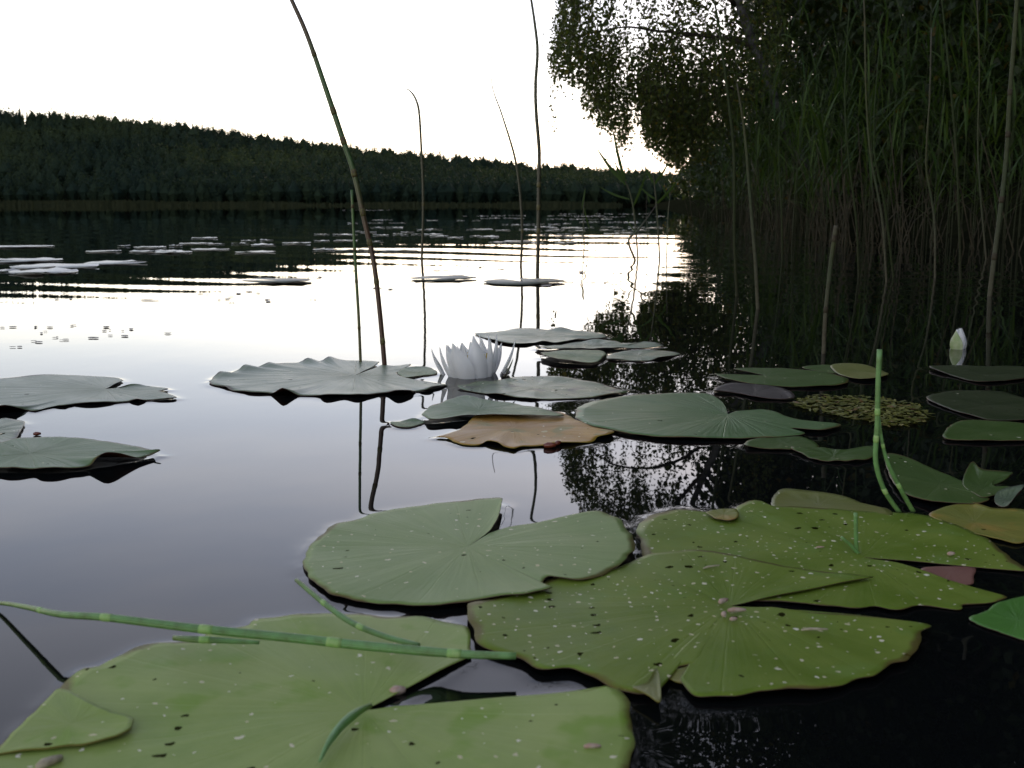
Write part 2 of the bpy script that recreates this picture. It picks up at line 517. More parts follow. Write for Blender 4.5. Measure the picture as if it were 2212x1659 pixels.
C_in = [(2240, 565), (2150, 492), (2080, 432), (2000, 382), (1950, 362), (1850, 312), (1750, 272), (1650, 247), (1560, 235), (1450, 227), (1250, 217), (1000, 208), (800, 200, 1), (740, 176, 2), (680, 176, 2),
        (610, 212, 1), (560, 250, -0.5), (440, 228), (300, 212), (200, 226), (100, 270), (60, 330), (70, 420), (140, 560), (300, 660), (900, 735), (1180, 762), (1300, 765), (1380, 756), (1500, 783), (1640, 752), (1850, 765), (1870, 742),
        (2000, 735), (2120, 708), (1900, 652), (1700, 580), (1500, 512)]
pad_C = make_pad('lily_pad', T_B, (1310, 477), C_in, 2.5, 'spotted', 'wide flecked lily pad behind the largest one, slit towards the right edge', open_=True, n=260, rings=18, wavy=0.9)

D_in = [T_A((1085, 1058)), T_A((1078, 960)), T_A((1062, 900)), T_A((1035, 880)), T_A((950, 865)), T_A((800, 830)), T_A((700, 825)), T_A((600, 834)), T_A((450, 825)), T_A((200, 830)), T_A((50, 830)),
        T_D((1640, 350)), T_D((1600, 387)), T_D((1500, 410)), T_D((1320, 445)), T_D((1270, 485)), T_D((1000, 500)), T_D((850, 540)), T_D((780, 580)), T_D((640, 650)), T_D((540, 660)), T_D((480, 690)), T_D((430, 745)), T_D((395, 790)),
        T_D((300, 870)), T_D((100, 1060)), T_D((0, 1170)), (-160, 1720), (-100, 1830), (150, 1910), (500, 1950), (850, 1940), (1120, 1870), (1280, 1770), T_A((1980, 1680)), T_A((2008, 1600)), T_A((2015, 1500)), T_A((1990, 1385)), T_A((1905, 1245)),
        T_A((1750, 1262)), T_A((1500, 1290)), T_A((1200, 1312)), T_A((900, 1328)), T_A((650, 1345))]
pad_D = make_pad('lily_pad', T_1, T_A((470, 1362)), D_in, 2.6, 'front', 'big light green lily pad cut by the bottom left of the picture', open_=True, n=260, rings=18, wavy=1.1)
E_in = [(390, 792), (560, 882, 1), (700, 945, 1.5), (830, 985, 2), (858, 1020, 2.5), (830, 1070, 2.5), (740, 1110, 2), (560, 1150, 1.5), (400, 1165, 1), (150, 1195, 1), (0, 1212), (-60, 1220), (0, 1165), (100, 1058), (300, 866)]
make_pad('folded_flap', T_D, (450, 1010), E_in, 4.4, 'front', 'flap of the pad folded back over itself', parent=pad_D, under='under_y', n=90, rings=8, wavy=0.5)
# curled corner of pad B
make_pad('curled_corner', T_B, (130, 1190), [(30, 1205, 0), (110, 1180, 1), (160, 1120, 3), (182, 1180, 2), (184, 1285, 0), (120, 1252, 0), (70, 1225, 0)], 6.2, 'ochre', 'pale curled corner lifting off the pad', parent=pad_B, under='under_y', n=60, rings=6, wavy=0.2)
make_pad('curled_corner', T_B, (330, 1150), [(215, 1125, 0), (300, 1105, 1), (385, 1085, 0), (330, 1140, 0), (320, 1180, 0), (250, 1165, 0)], 3.2, 'yellow', 'yellowed torn corner', parent=pad_B, under='under_y', n=50, rings=6, wavy=0.2)

F_in = [(1500, 394, 5), (1420, 372, 1), (1250, 367), (1170, 362, 2), (1100, 368, 9), (1030, 374, 1), (940, 374, 8), (870, 380, 1), (700, 388, 0), (620, 405, 7), (540, 420, 1), (450, 430, 8), (385, 446, 1),
        (330, 465, 0), (240, 482, 8), (195, 505, 1), (170, 535, 0), (220, 560), (290, 577, 2), (340, 597), (450, 612, 1), (620, 622), (660, 630, 1), (740, 640, 12), (830, 636, 3), (880, 640, 0), (1010, 640, 1), (1090, 650, 5), (1220, 644, 2), (1330, 652, 4), (1430, 640, 1),
        (1550, 625, 1), (1640, 636, 9), (1740, 622, 6), (1790, 608), (1860, 605, 2), (1930, 585, 4), (2025, 556), (1900, 537), (1710, 506), (1640, 470), (1650, 452), (1750, 402, 2), (1620, 412, 1), (1515, 410, 3)]
pad_F = make_pad('lily_pad', T_F, (1310, 478), F_in, 2.1, 'grey', 'grey lily pad with rippled upturned edges pierced by the two rush stems', open_=True, n=230, rings=16, wavy=0.6, lifts=0.75)
make_pad('lily_pad', T_F, (1790, 455), [(1640, 462), (1700, 428, 2), (1850, 420, 3), (1930, 440), (1945, 466), (1830, 482), (1710, 500), (1660, 484)], 2.6, 'mid', 'small lily pad tip poking out between the rippled grey pad and the flower', n=70, rings=8)
make_pad('lily_pad', T_G, (1000, 580), [(390, 572), (500, 548), (740, 512), (900, 497, 1), (1100, 500), (1300, 512), (1500, 547), (1650, 592), (1720, 606), (1650, 632, 1), (1500, 647), (1300, 662), (1000, 666), (800, 651), (600, 622), (450, 597)], 2.3, 'holed', 'pitted lily pad full of holes just right of the white flower', n=130, rings=14, wavy=2.0)
make_pad('lily_pad', T_G, (560, 745), [(115, 778), (200, 722, 2), (260, 700, 1), (330, 677, 2), (450, 652, 4), (600, 672, 1), (800, 692), (950, 722), (1080, 752), (1220, 785), (1150, 806, 2), (900, 802, 2), (700, 798, 3), (400, 808, 3), (200, 828, 1), (140, 812)], 6.0, 'mid', 'green lily pad lying over the far edge of the brown pad', n=130, rings=12, wavy=1.0)
make_pad('lily_pad', T_G, (830, 890), [(230, 962), (330, 937), (420, 895), (500, 830), (560, 790), (800, 775), (1150, 762), (1240, 790), (1320, 832), (1450, 882), (1610, 926, 1), (1580, 957, 2), (1490, 976, 3), (1430, 1000, 1), (1200, 1016, 2), (1030, 1032), (900, 1037), (830, 1057, 0), (760, 1047), (700, 1024, 3), (620, 1008, 2), (560, 1022), (430, 1017), (350, 992), (290, 967)], 2.6, 'brown', 'dying brown lily pad with ragged edge in the middle of the picture', under='under_y', n=150, rings=14, wavy=1.5)
J_in = [(1568, 880), (1556, 864), (1533, 851), (1491, 848), (1430, 850), (1340, 857), (1275, 868), (1245, 888), (1243, 900), (1270, 915), (1330, 930), (1400, 940), (1480, 945), (1590, 945), (1690, 942), (1738, 936), (1710, 925), (1782, 928), (1815, 914), (1752, 909), (1703, 899), (1654, 885), (1590, 887)]
make_pad('lily_pad', T_1, (1572, 893), J_in, 4.0, 'mid', 'smooth dark green lily pad right of the brown pad with two pointed lobes', open_=True, n=170, rings=14, wavy=0.7)
make_pad('lily_pad', T_G, (1050, 172), [(530, 158), (700, 137), (850, 122, 2), (970, 118, 6), (1100, 124, 2), (1200, 122, 6), (1300, 134, 2), (1400, 142, 1), (1500, 152), (1560, 180), (1450, 192), (1400, 202, 3), (1250, 222, 4), (1160, 232, 2), (1050, 222, 4), (900, 240, 2), (750, 230, 3), (620, 192)], 2.3, 'grey', 'wavy lily pad behind the flower, farthest of that cluster', n=150, rings=12, wavy=1.6)
make_pad('lily_pad', T_G, (1450, 245), [(1000, 266, 2), (1150, 252, 1), (1300, 222), (1500, 212, 2), (1650, 226), (1720, 250), (1850, 222, 2), (2000, 246), (1900, 262, 1), (1700, 268), (1450, 278, 1), (1250, 268), (1100, 278, 2)], 2.6, 'grey', 'crumpled narrow lily pad between the wavy pad and the curled one', n=110, rings=9, wavy=1.8)
make_pad('lily_pad', T_G, (1330, 330), [(1040, 322, 5), (1100, 300, 2), (1300, 287, 2), (1450, 286), (1530, 296, 2), (1550, 322, 1), (1480, 376), (1380, 382, 1), (1250, 372, 6), (1140, 360, 6)], 4.5, 'mid', 'oval curled lily pad in front of the crumpled ones behind the flower', n=100, rings=10, wavy=1.0)
make_pad('lily_pad', T_G, (1800, 325), [(1560, 332), (1600, 312), (1750, 292, 2), (2000, 286), (2130, 311), (1980, 347, 1), (1850, 366), (1700, 361, 1), (1565, 350)], 2.6, 'grey', 'flat lily pad at the edge of the dark tree reflection behind the flower', n=90, rings=9, wavy=1.4)
M_in = [(1245, 358, 1), (1180, 332, 2), (1050, 318, 2), (850, 308, 1), (700, 302), (520, 295), (300, 307), (0, 332), (-300, 385), (-520, 450), (-560, 540), (-300, 640), (-80, 668, 8), (60, 672, 14), (170, 662, 7), (250, 648, 0), (350, 657), (470, 628), (560, 612, 2), (660, 606, 2), (750, 592), (900, 588, 2),
        (1050, 580, 2), (1200, 568), (1300, 560, 1), (1390, 558, 6), (1480, 550, 1), (1600, 547, 1), (1770, 532), (1690, 492), (1610, 466), (1695, 441, 1), (1500, 412, 2), (1350, 406, 3), (1210, 425, 1)]
make_pad('lily_pad', T_M, (1060, 437), M_in, 2.3, 'grey', 'farther of two big lily pads at the left edge, with dark upturned rim', open_=True, n=190, rings=14, wavy=1.0)
make_pad('lily_pad', T_M, (-150, 860), [(-400, 800), (0, 742, 1), (80, 747, 2), (220, 767), (250, 792), (220, 850), (180, 922), (100, 970), (0, 985), (-300, 965)], 2.6, 'holed', 'ragged end of a pitted lily pad at the left edge between two bigger pads', n=90, rings=9, wavy=1.8)
O_in = [(-400, 1060), (-150, 1000), (0, 985), (150, 942), (300, 926), (550, 920), (700, 930), (900, 942), (1100, 972), (1300, 1002), (1400, 1022, 1), (1520, 1050), (1580, 1072, 4), (1620, 1075, 3), (1540, 1090), (1440, 1122), (1370, 1138, 2), (1230, 1158, 12), (1080, 1185, 19), (980, 1195, 12), (910, 1210, 2),
        (800, 1228), (700, 1238), (560, 1248, 3), (420, 1250, 3), (330, 1240), (150, 1245, 2), (0, 1240, 1), (-300, 1210)]
make_pad('lily_pad', T_M, (300, 1080), O_in, 5.0, 'mid', 'lily pad at the left edge with one corner folded up, underside showing', n=190, rings=14, wavy=1.0)
make_pad('floating_leaf', T_1, (880, 914), [(843, 911), (865, 909), (890, 906, 3), (908, 908, 2), (917, 911), (905, 916), (885, 921), (860, 920)], 2.5, 'mid', 'small green leaf afloat alone left of the brown pad', n=50, rings=6, cat='leaf', group='single leaves afloat')
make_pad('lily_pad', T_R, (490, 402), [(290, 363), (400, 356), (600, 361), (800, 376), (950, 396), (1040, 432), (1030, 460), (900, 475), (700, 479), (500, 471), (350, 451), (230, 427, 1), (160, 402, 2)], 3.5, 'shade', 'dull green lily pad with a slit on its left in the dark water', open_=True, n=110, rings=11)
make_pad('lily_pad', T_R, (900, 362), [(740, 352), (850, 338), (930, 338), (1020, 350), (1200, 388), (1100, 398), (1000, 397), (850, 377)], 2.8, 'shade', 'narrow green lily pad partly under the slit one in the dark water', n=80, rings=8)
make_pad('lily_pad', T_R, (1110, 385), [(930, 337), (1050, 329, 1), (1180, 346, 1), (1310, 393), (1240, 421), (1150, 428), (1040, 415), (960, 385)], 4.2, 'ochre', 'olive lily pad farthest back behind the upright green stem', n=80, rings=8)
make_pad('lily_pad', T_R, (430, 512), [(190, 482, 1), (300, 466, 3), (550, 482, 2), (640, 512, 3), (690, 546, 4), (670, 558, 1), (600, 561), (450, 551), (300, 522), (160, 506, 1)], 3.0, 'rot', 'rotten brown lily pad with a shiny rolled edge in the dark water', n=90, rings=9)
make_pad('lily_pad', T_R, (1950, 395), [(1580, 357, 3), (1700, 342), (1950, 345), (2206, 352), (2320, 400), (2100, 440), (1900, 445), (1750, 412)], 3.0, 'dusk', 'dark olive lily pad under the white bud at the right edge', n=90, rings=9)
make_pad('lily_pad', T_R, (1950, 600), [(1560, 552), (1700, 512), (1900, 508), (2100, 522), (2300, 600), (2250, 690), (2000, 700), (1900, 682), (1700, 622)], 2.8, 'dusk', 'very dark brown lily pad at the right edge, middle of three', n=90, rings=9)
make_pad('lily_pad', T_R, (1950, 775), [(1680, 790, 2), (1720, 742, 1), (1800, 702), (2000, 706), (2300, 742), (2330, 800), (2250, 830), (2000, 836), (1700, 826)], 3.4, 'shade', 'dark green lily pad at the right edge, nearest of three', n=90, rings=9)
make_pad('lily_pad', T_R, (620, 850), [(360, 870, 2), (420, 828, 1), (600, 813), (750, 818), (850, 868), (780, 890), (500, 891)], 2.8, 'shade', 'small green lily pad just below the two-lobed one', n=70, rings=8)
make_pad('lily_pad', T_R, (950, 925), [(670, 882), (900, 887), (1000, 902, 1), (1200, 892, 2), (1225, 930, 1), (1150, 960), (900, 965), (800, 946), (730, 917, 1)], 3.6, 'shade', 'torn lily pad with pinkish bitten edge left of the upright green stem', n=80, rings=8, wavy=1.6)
make_pad('lily_pad', T_R, (1650, 1120), [(1290, 945, 3), (1400, 947, 2), (1600, 1022, 1), (1800, 1110), (1900, 1190), (1980, 1222), (1900, 1250), (1700, 1246), (1500, 1212), (1380, 1160), (1310, 1050, 1)], 5.0, 'shade', 'slanting green lily pad right of the two joined green stems', n=100, rings=10)
make_pad('lily_pad', T_R, (1930, 1150), [(1800, 1115), (1860, 1020, 10), (1930, 1055, 6), (2130, 1085, 8), (2010, 1112, 3), (2010, 1142, 2), (2110, 1155, 4), (2050, 1185), (1950, 1212), (1890, 1190)], 6.0, 'shade', 'star shaped torn lily pad standing up at the right edge', n=90, rings=9)
make_pad('lily_pad', T_R, (2080, 1230), [(2010, 1220, 3), (2050, 1198, 8), (2200, 1185, 12), (2150, 1225, 6), (2090, 1272, 1), (2030, 1262)], 6.0, 'grey', 'small pale curled lily pad scrap at the right edge above the yellow pad', n=60, rings=7)
make_pad('lily_pad', T_R, (1880, 1370), [(1580, 1332), (1650, 1292), (1750, 1272, 2), (1860, 1262, 4), (2000, 1302, 4), (2206, 1312, 4), (2420, 1400), (2206, 1510), (2050, 1491), (1850, 1442), (1700, 1382)], 2.6, 'yellow', 'yellowing lily pad at the right edge with orange margin', under='under_y', n=110, rings=10)
make_pad('lily_pad', T_R, (850, 1262), [(540, 1272), (550, 1222, 4), (600, 1192, 7), (700, 1190, 6), (850, 1195, 4), (1000, 1207, 2), (1150, 1250), (1310, 1290), (1300, 1330), (900, 1340), (650, 1320)], 2.2, 'ochre', 'olive yellow lily pad lifting behind the wide flecked pad', n=100, rings=9, meniscus=False)
make_pad('floating_leaf', T_R, (220, 1320), [(110, 1307), (200, 1291), (300, 1291), (320, 1330), (280, 1360), (180, 1352), (130, 1328)], 5.2, 'yellow', 'small yellow leaf scrap at the far edge of the wide flecked pad', n=50, rings=6, cat='leaf', group='single leaves afloat', meniscus=False)
make_pad('floating_leaf', T_B, (1800, 560), [(1640, 547), (1850, 536), (1940, 547), (1930, 590), (1925, 632), (1850, 640), (1720, 620)], 1.6, 'pink', 'pinkish dead leaf showing in the slit of the wide flecked pad', n=50, rings=6, cat='leaf', group='single leaves afloat', meniscus=False)
make_pad('lily_pad', T_B, (2180, 830), [(1910, 832), (2000, 782), (2080, 732), (2300, 705), (2400, 850), (2300, 952), (2150, 922)], 2.2, 'sunk', 'vivid green lily pad with dark spots at the lower right edge', n=80, rings=9)

# ------------------------------------------------------------------ water
def axis(segments):
    out = [segments[0][0]]
    for a, b, s0, s1 in segments:
        x, n_ = a, 0
        L = b - a
        if abs(s0 - s1) < 1e-9:
            k = max(1, int(round(L / s0)))
            out += list(np.linspace(a, b, k + 1)[1:])
        else:
            r = (L - s0) / (L - s1)
            k = max(1, int(round(math.log(s1 / s0) / math.log(r))))
            st = s0 * r ** np.arange(k)
            out += list(a + np.cumsum(st) * L / st.sum())
    return np.array(out)
left = axis([(0.62, 2.5, 0.004, 0.06), (2.5, 12, 0.06, 0.5), (12, 420, 0.5, 30)])
right = axis([(0.78, 2.8, 0.004, 0.06), (2.8, 12, 0.06, 0.5), (12, 420, 0.5, 30)])
xs = np.concatenate([-left[::-1], axis([(-0.62, 0.78, 0.004, 0.004)])[1:-1], right])
near = axis([(0.36, 0.6, 0.004, 0.06), ])
ys = np.concatenate([np.array([-60, -30, -12, -5, -2, -0.8, -0.2, 0.1, 0.22, 0.3, 0.35]), axis([(0.40, 1.75, 0.004, 0.004)]), axis([(1.75, 2.4, 0.004, 0.014), (2.4, 8.0, 0.014, 0.03), (8.0, 16, 0.03, 0.2), (16, 60, 0.2, 2.0), (60, 460, 2.0, 30)])[1:]])
X, Y = np.meshgrid(xs, ys)
Z = np.zeros_like(X)
# slow ripples running in from the open lake
U = Y + 0.35 * X + 0.05 * np.sin(X * 2.1 + 0.4) + 0.03 * np.sin(X * 5.3) + 0.10 * np.sin(X * 0.8 + Y * 1.3) + 0.05 * np.sin(X * 2.9 - Y * 2.2)
Uc = np.clip(U, 1.6, 400)
lam = 0.17 * (Uc - 1.15)
slope = 0.0088 * np.clip((Uc - 2.2) / 0.7, 0, 1) * (0.62 + 0.38 * np.sin(X * 1.6 + Y * 1.5 + 1.0 * np.sin(X * 0.7))) * np.exp(-np.clip(Uc - 6, 0, 60) / 5.0)
phi = 2 * np.pi / 0.17 * np.log(Uc - 1.15)
Z += slope * lam / (2 * np.pi) * (np.sin(phi) + 0.25 * np.sin(0.63 * phi + 1.3))
# the water climbs a little at each pad's edge
for out, zz in OUTLINES:
    per = out[:, :2]
    x0, y0 = per.min(0) - 0.02
    x1, y1 = per.max(0) + 0.02
    if y0 > 1.85: continue
    ix = np.where((xs > x0) & (xs < x1))[0]
    iy = np.where((ys > y0) & (ys < y1))[0]
    if len(ix) == 0 or len(iy) == 0: continue
    # densify the outline
    dense = []
    cl = np.vstack([per, per[:1]])
    for a, b in zip(cl[:-1], cl[1:]):
        k = max(1, int(np.linalg.norm(b - a) / 0.003))
        dense.append(a + (b - a) * (np.arange(k) / k)[:, None])
    dense = np.vstack(dense)
    gx, gy = np.meshgrid(xs[ix], ys[iy])
    pts = np.stack([gx.ravel(), gy.ravel()], 1).astype(np.float32)
    dense = dense.astype(np.float32)
    dist = np.empty(len(pts), dtype=np.float32)
    step = max(1, int(4e6 / len(dense)))
    for s in range(0, len(pts), step):
        q = pts[s:s + step]
        d2 = ((q[:, None, :] - dense[None, :, :]) ** 2).sum(2)
        dist[s:s + step] = np.sqrt(d2.min(1))
    rise = 0.0011 * np.exp(-(dist / 0.0042))
    sub = Z[np.ix_(iy, ix)]
    Z[np.ix_(iy, ix)] = np.maximum(sub, rise.reshape(gx.shape))
ny, nx = X.shape
idx = np.arange(ny * nx).reshape(ny, nx)
Fq = np.stack([idx[:-1, :-1], idx[:-1, 1:], idx[1:, 1:], idx[1:, :-1]], -1).reshape(-1, 4)

m_water, nt, b = new_mat('lake_water')
b.inputs['Base Color'].default_value = (0.0035, 0.0045, 0.0045, 1)
b.inputs['Roughness'].default_value = 0.0
b.inputs['IOR'].default_value = 1.333
tc = N(nt, 'ShaderNodeTexCoord')
n1 = N(nt, 'ShaderNodeTexNoise', Scale=14.0, Detail=2.0)
mp = N(nt, 'ShaderNodeMapping')
mp.inputs['Scale'].default_value = (1.0, 0.6, 1.0)
nt.links.new(tc.outputs['Object'], mp.inputs[0])
nt.links.new(mp.outputs[0], n1.inputs['Vector'])
bp = N(nt, 'ShaderNodeBump', Strength=1.0, Distance=0.00009)
nt.links.new(n1.outputs['Fac'], bp.inputs['Height'])
nt.links.new(bp.outputs[0], b.inputs['Normal'])
water = link('lake_water', np_mesh('lake_water', np.stack([X.ravel(), Y.ravel(), Z.ravel()], 1), Fq, (m_water,)))
tag(water, 'dark still lake water mirroring sky and trees', kind='structure')
del X, Y, Z, U, Uc, phi, lam, slope

# ------------------------------------------------------------------ right bank, lake bed and hill
def shore(y):
    return 3.3 + 0.117 * np.maximum(0, y - 8)

m_soil = plain_mat('bank_soil', (0.008, 0.009, 0.005), (0.016, 0.018, 0.009), 6.0, 1.0, 0.0, 0.8, 0.05)
by = np.concatenate([np.linspace(-40, 0, 9), np.linspace(1, 40, 60), np.linspace(42, 120, 30), np.linspace(130, 520, 30)])
bu = np.concatenate([np.linspace(-1.0, 2, 16), np.linspace(2.4, 12, 20), np.linspace(14, 90, 12), np.array([150, 300])])
BU, BY = np.meshgrid(bu, by)
BX = shore(BY) + BU
BZ = np.where(BU < 0, 0.22 * BU, 0.45 * (1 - np.exp(-BU / 0.8)) + 0.10 * BU + 0.95 * np.maximum(0, BU - 3.8) * np.clip((130 - BY) / 60, 0.12, 1)) + 0.08 * np.sin(BX * 2.3 + BY * 1.1) * np.clip(BU, 0, 1)  # steep rise behind the grove added to block sky showing between the trees
BZ = np.where(BZ > 24, 24 + (BZ - 24) * 0.1, BZ) - 0.03
idx = np.arange(BX.size).reshape(BX.shape)
Fq = np.stack([idx[:-1, :-1], idx[:-1, 1:], idx[1:, 1:], idx[1:, :-1]], -1).reshape(-1, 4)
bank = link('shore_bank', np_mesh('shore_bank', np.stack([BX.ravel(), BY.ravel(), BZ.ravel()], 1), Fq, (m_soil,)))
tag(bank, 'dark overgrown bank on the right, its steep back added to block the sky', kind='structure')

RX = np.array([-900, -300, -100, 0, 100, 250, 400, 560, 700, 850, 1000, 1150, 1300, 1400, 1600, 2212, 3200])
RY = np.array([240, 232, 231, 236, 241, 249, 264, 285, 302, 320, 333, 347, 357, 364, 375, 390, 400])
Y_SHORE, Y_RIDGE = 440.0, 610.0
def ridge_top(x, y):
    px = 1106 + x / y * FD
    return y * (443 - np.interp(px, RX, RY)) / FD / 0.99
def hill_z(x, y):
    top = ridge_top(x * Y_RIDGE / np.maximum(y, 1), Y_RIDGE) - 12.5
    t = np.clip((y - Y_SHORE - 4) / (Y_RIDGE - Y_SHORE), 0, 1)
    return np.where(t > 0, 0.3 + top * (0.25 * t + 0.75 * t ** 1.15), -0.4 + 0.0 * t)
hx = np.linspace(-420, 420, 90)
hy = np.concatenate([np.array([436, 441]), np.linspace(444, 620, 30), np.linspace(640, 1100, 8)])
HX, HY = np.meshgrid(hx, hy)
HZ = hill_z(HX, HY)
idx = np.arange(HX.size).reshape(HX.shape)
Fq = np.stack([idx[:-1, :-1], idx[:-1, 1:], idx[1:, 1:], idx[1:, :-1]], -1).reshape(-1, 4)
hill = link('far_hill', np_mesh('far_hill', np.stack([HX.ravel(), HY.ravel(), HZ.ravel()], 1), Fq, (m_soil,)))
tag(hill, 'low wooded hill across the lake', kind='structure')

# ------------------------------------------------------------------ foliage clouds
def leaf_cloud(centres, sizes, normals=None, aspect=0.6, tint=None):
    """one pointed four-cornered leaf per centre, randomly turned"""
    n = len(centres)
    a = rng.normal(size=(n, 3)); a /= np.linalg.norm(a, axis=1, keepdims=True)
    b = rng.normal(size=(n, 3)); b -= (a * b).sum(1, keepdims=True) * a
    b /= np.linalg.norm(b, axis=1, keepdims=True)
    c = np.cross(a, b)
    s = sizes[:, None]
    V = np.empty((n, 4, 3))
    V[:, 0] = centres - a * s * 0.5
    V[:, 1] = centres + b * s * 0.5 * aspect + c * s * 0.08
    V[:, 2] = centres + a * s * 0.5
    V[:, 3] = centres - b * s * 0.5 * aspect + c * s * 0.08
    F = np.arange(n * 4).reshape(n, 4)
    if tint is None: tint = rng.random(n)
    return V.reshape(-1, 3), F, np.repeat(tint, 4)

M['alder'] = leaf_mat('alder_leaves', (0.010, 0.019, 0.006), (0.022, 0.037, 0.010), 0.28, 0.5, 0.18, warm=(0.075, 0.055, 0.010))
M['birch'] = leaf_mat('birch_leaves', (0.038, 0.060, 0.014), (0.068, 0.092, 0.022), 0.45, 0.5, 0.25, warm=(0.13, 0.115, 0.02))
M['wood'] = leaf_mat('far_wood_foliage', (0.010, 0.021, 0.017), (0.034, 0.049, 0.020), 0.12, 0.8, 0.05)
M['bark'] = plain_mat('dark_bark', (0.02, 0.016, 0.012), (0.045, 0.038, 0.03), 14.0, 0.85, 0.1, 0.6, 0.02)
M['birchbark'] = plain_mat('birch_bark', (0.10, 0.10, 0.10), (0.018, 0.017, 0.016), 5.0, 0.8, 0.2, 0.4, 0.01, stretch=(1, 1, 2.2))

# far wood: about three thousand trees, reads as one mass
def far_wood():
    VV, FF, TT = [], [], []
    base = 0
    nt_ = 5600
    yy = Y_SHORE + 6 + (Y_RIDGE + 6 - Y_SHORE) * rng.random(nt_) ** 0.9
    xx = (rng.random(nt_) * 1.28 - 0.60) * yy
    # a dense front row and a dense skyline
    extra = 620
    ye = np.concatenate([Y_SHORE + 4 + 8 * rng.random(extra), Y_RIDGE - 6 + 12 * rng.random(extra)])
    xe = (rng.random(2 * extra) * 1.28 - 0.60) * ye
    xx, yy = np.concatenate([xx, xe]), np.concatenate([yy, ye])
    gz = hill_z(xx, yy)
    for x, y, z0 in zip(xx, yy, gz):
        con = random.random() < (0.28 if y > Y_RIDGE - 25 else 0.12)
        h = random.uniform(8, 12) if con else random.uniform(7, 11)
        if y > Y_RIDGE - 10: h = random.choice((random.uniform(9, 10.5), random.uniform(9, 11), random.uniform(10, 13)))
        r = h * (0.19 if con else 0.34) * random.uniform(0.85, 1.2)
        n = 70
        t = rng.random(n)
        ang = rng.random(n) * 2 * np.pi
        if con:
            t = t ** 0.8
            rad = r * (1.04 - t) * np.sqrt(0.35 + 0.65 * rng.random(n))
            c = np.stack([x + rad * np.cos(ang), y + rad * np.sin(ang), z0 + h * (0.10 + 0.90 * t)], 1)
        else:
            cz = rng.random(n) * 2 - 1
            rr = np.sqrt(1 - cz ** 2) * (0.75 + 0.3 * rng.random(n))
            lump = 1 + 0.18 * np.sin(ang * 3 + x) * np.cos(cz * 4 + y)
            c = np.stack([x + r * rr * lump * np.cos(ang), y + r * rr * lump * np.sin(ang), z0 + h * 0.55 + h * 0.45 * cz * lump], 1)
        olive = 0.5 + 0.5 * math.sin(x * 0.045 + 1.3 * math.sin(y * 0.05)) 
        tone = np.clip(random.uniform(0.0, 0.45) + 0.5 * olive * (1.0 if y > 500 else 0.25) + rng.normal(size=n) * 0.10, 0, 1)  # upper slope tinted lighter olive, painting the sunlit hilltop into the foliage colour
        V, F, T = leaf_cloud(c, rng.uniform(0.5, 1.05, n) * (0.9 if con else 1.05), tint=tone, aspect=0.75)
        VV.append(V); FF.append(F + base); TT.append(T); base += len(V)
        # dense inner body: a six-sided spindle
        k = 6
        zt = z0 + h * (0.93 if con else 0.9)
        ringz = z0 + h * (0.18 if con else 0.5)
        a6 = np.arange(k) * 2 * np.pi / k
        body = [(x, y, z0)] + [(x + 0.8 * r * math.cos(q), y + 0.8 * r * math.sin(q), ringz) for q in a6] + [(x, y, zt)]
        fb = []
        for s in range(k):
            s2 = (s + 1) % k
            fb.append((0, 1 + s2, 1 + s, 1 + s)); fb.append((1 + s, 1 + s2, k + 1, k + 1))
        VV.append(np.array(body)); TT.append(np.full(k + 2, float(tone.mean()) * 0.8))
        FF.append(np.array(fb) + base); base += k + 2
    V, F, T = np.vstack(VV), np.vstack(FF), np.concatenate(TT)
    # split true quads from triangles
    tri = F[:, 2] == F[:, 3]
    q = F[~tri]
    F3 = np.vstack([F[tri][:, :3], q[:, [0, 1, 2]], q[:, [0, 2, 3]]])
    return np_mesh('far_wood', V, F3, (M['wood'],), attrs={'tint': T}, smooth=False)
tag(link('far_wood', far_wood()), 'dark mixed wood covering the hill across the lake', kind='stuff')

# strip of reeds along the far shore
def far_reeds():
    n = 9000
    yy = Y_SHORE - 9 + 10 * rng.random(n)
    xx = (rng.random(n) * 0.62 - 0.52) * yy
    dens = 0.45 + 0.3 * np.sin(xx * 0.03 + 1.0) + 0.2 * np.sin(xx * 0.11) + 0.35 * np.clip((-40 - xx) / 60, -0.6, 1)
    keep = rng.random(n) < dens
    xx, yy = xx[keep], yy[keep]
    n = len(xx)
    h = rng.uniform(0.8, 2.4, n) * np.clip(0.55 + 0.5 * dens[keep], 0.4, 1.05)
    w = 0.5
    V = np.empty((n, 3, 3))
    V[:, 0] = np.stack([xx - w, yy, np.full(n, -0.1)], 1)
    V[:, 1] = np.stack([xx + w, yy, np.full(n, -0.1)], 1)
    V[:, 2] = np.stack([xx + rng.normal(size=n) * 0.4, yy + rng.normal(size=n) * 0.3, h], 1)
    return np_mesh('far_reeds', V.reshape(-1, 3), np.arange(n * 3).reshape(n, 3), (M['reedfar'],), attrs={'tint': np.repeat(rng.random(n), 3)}, smooth=False)
M['reedfar'] = leaf_mat('far_reed_blades', (0.018, 0.024, 0.013), (0.032, 0.037, 0.019), 0.15, 0.8, 0.05)
tag(link('far_reeds', far_reeds()), 'pale strip of reeds along the far shore', kind='stuff')

# ------------------------------------------------------------------ bank trees
def crown_points(n, cx, cy, cz, rx, ry, rz, nclump, clump_r):
    c = rng.normal(size=(nclump, 3)); c /= np.linalg.norm(c, axis=1, keepdims=True)
    c *= (0.35 + 0.65 * rng.random((nclump, 1)) ** 0.5)
    pick = rng.integers(0, nclump, n)
    off = rng.normal(size=(n, 3)) * clump_r
    p = c[pick] * np.array([rx, ry, rz]) + off + np.array([cx, cy, cz])
    return p, pick

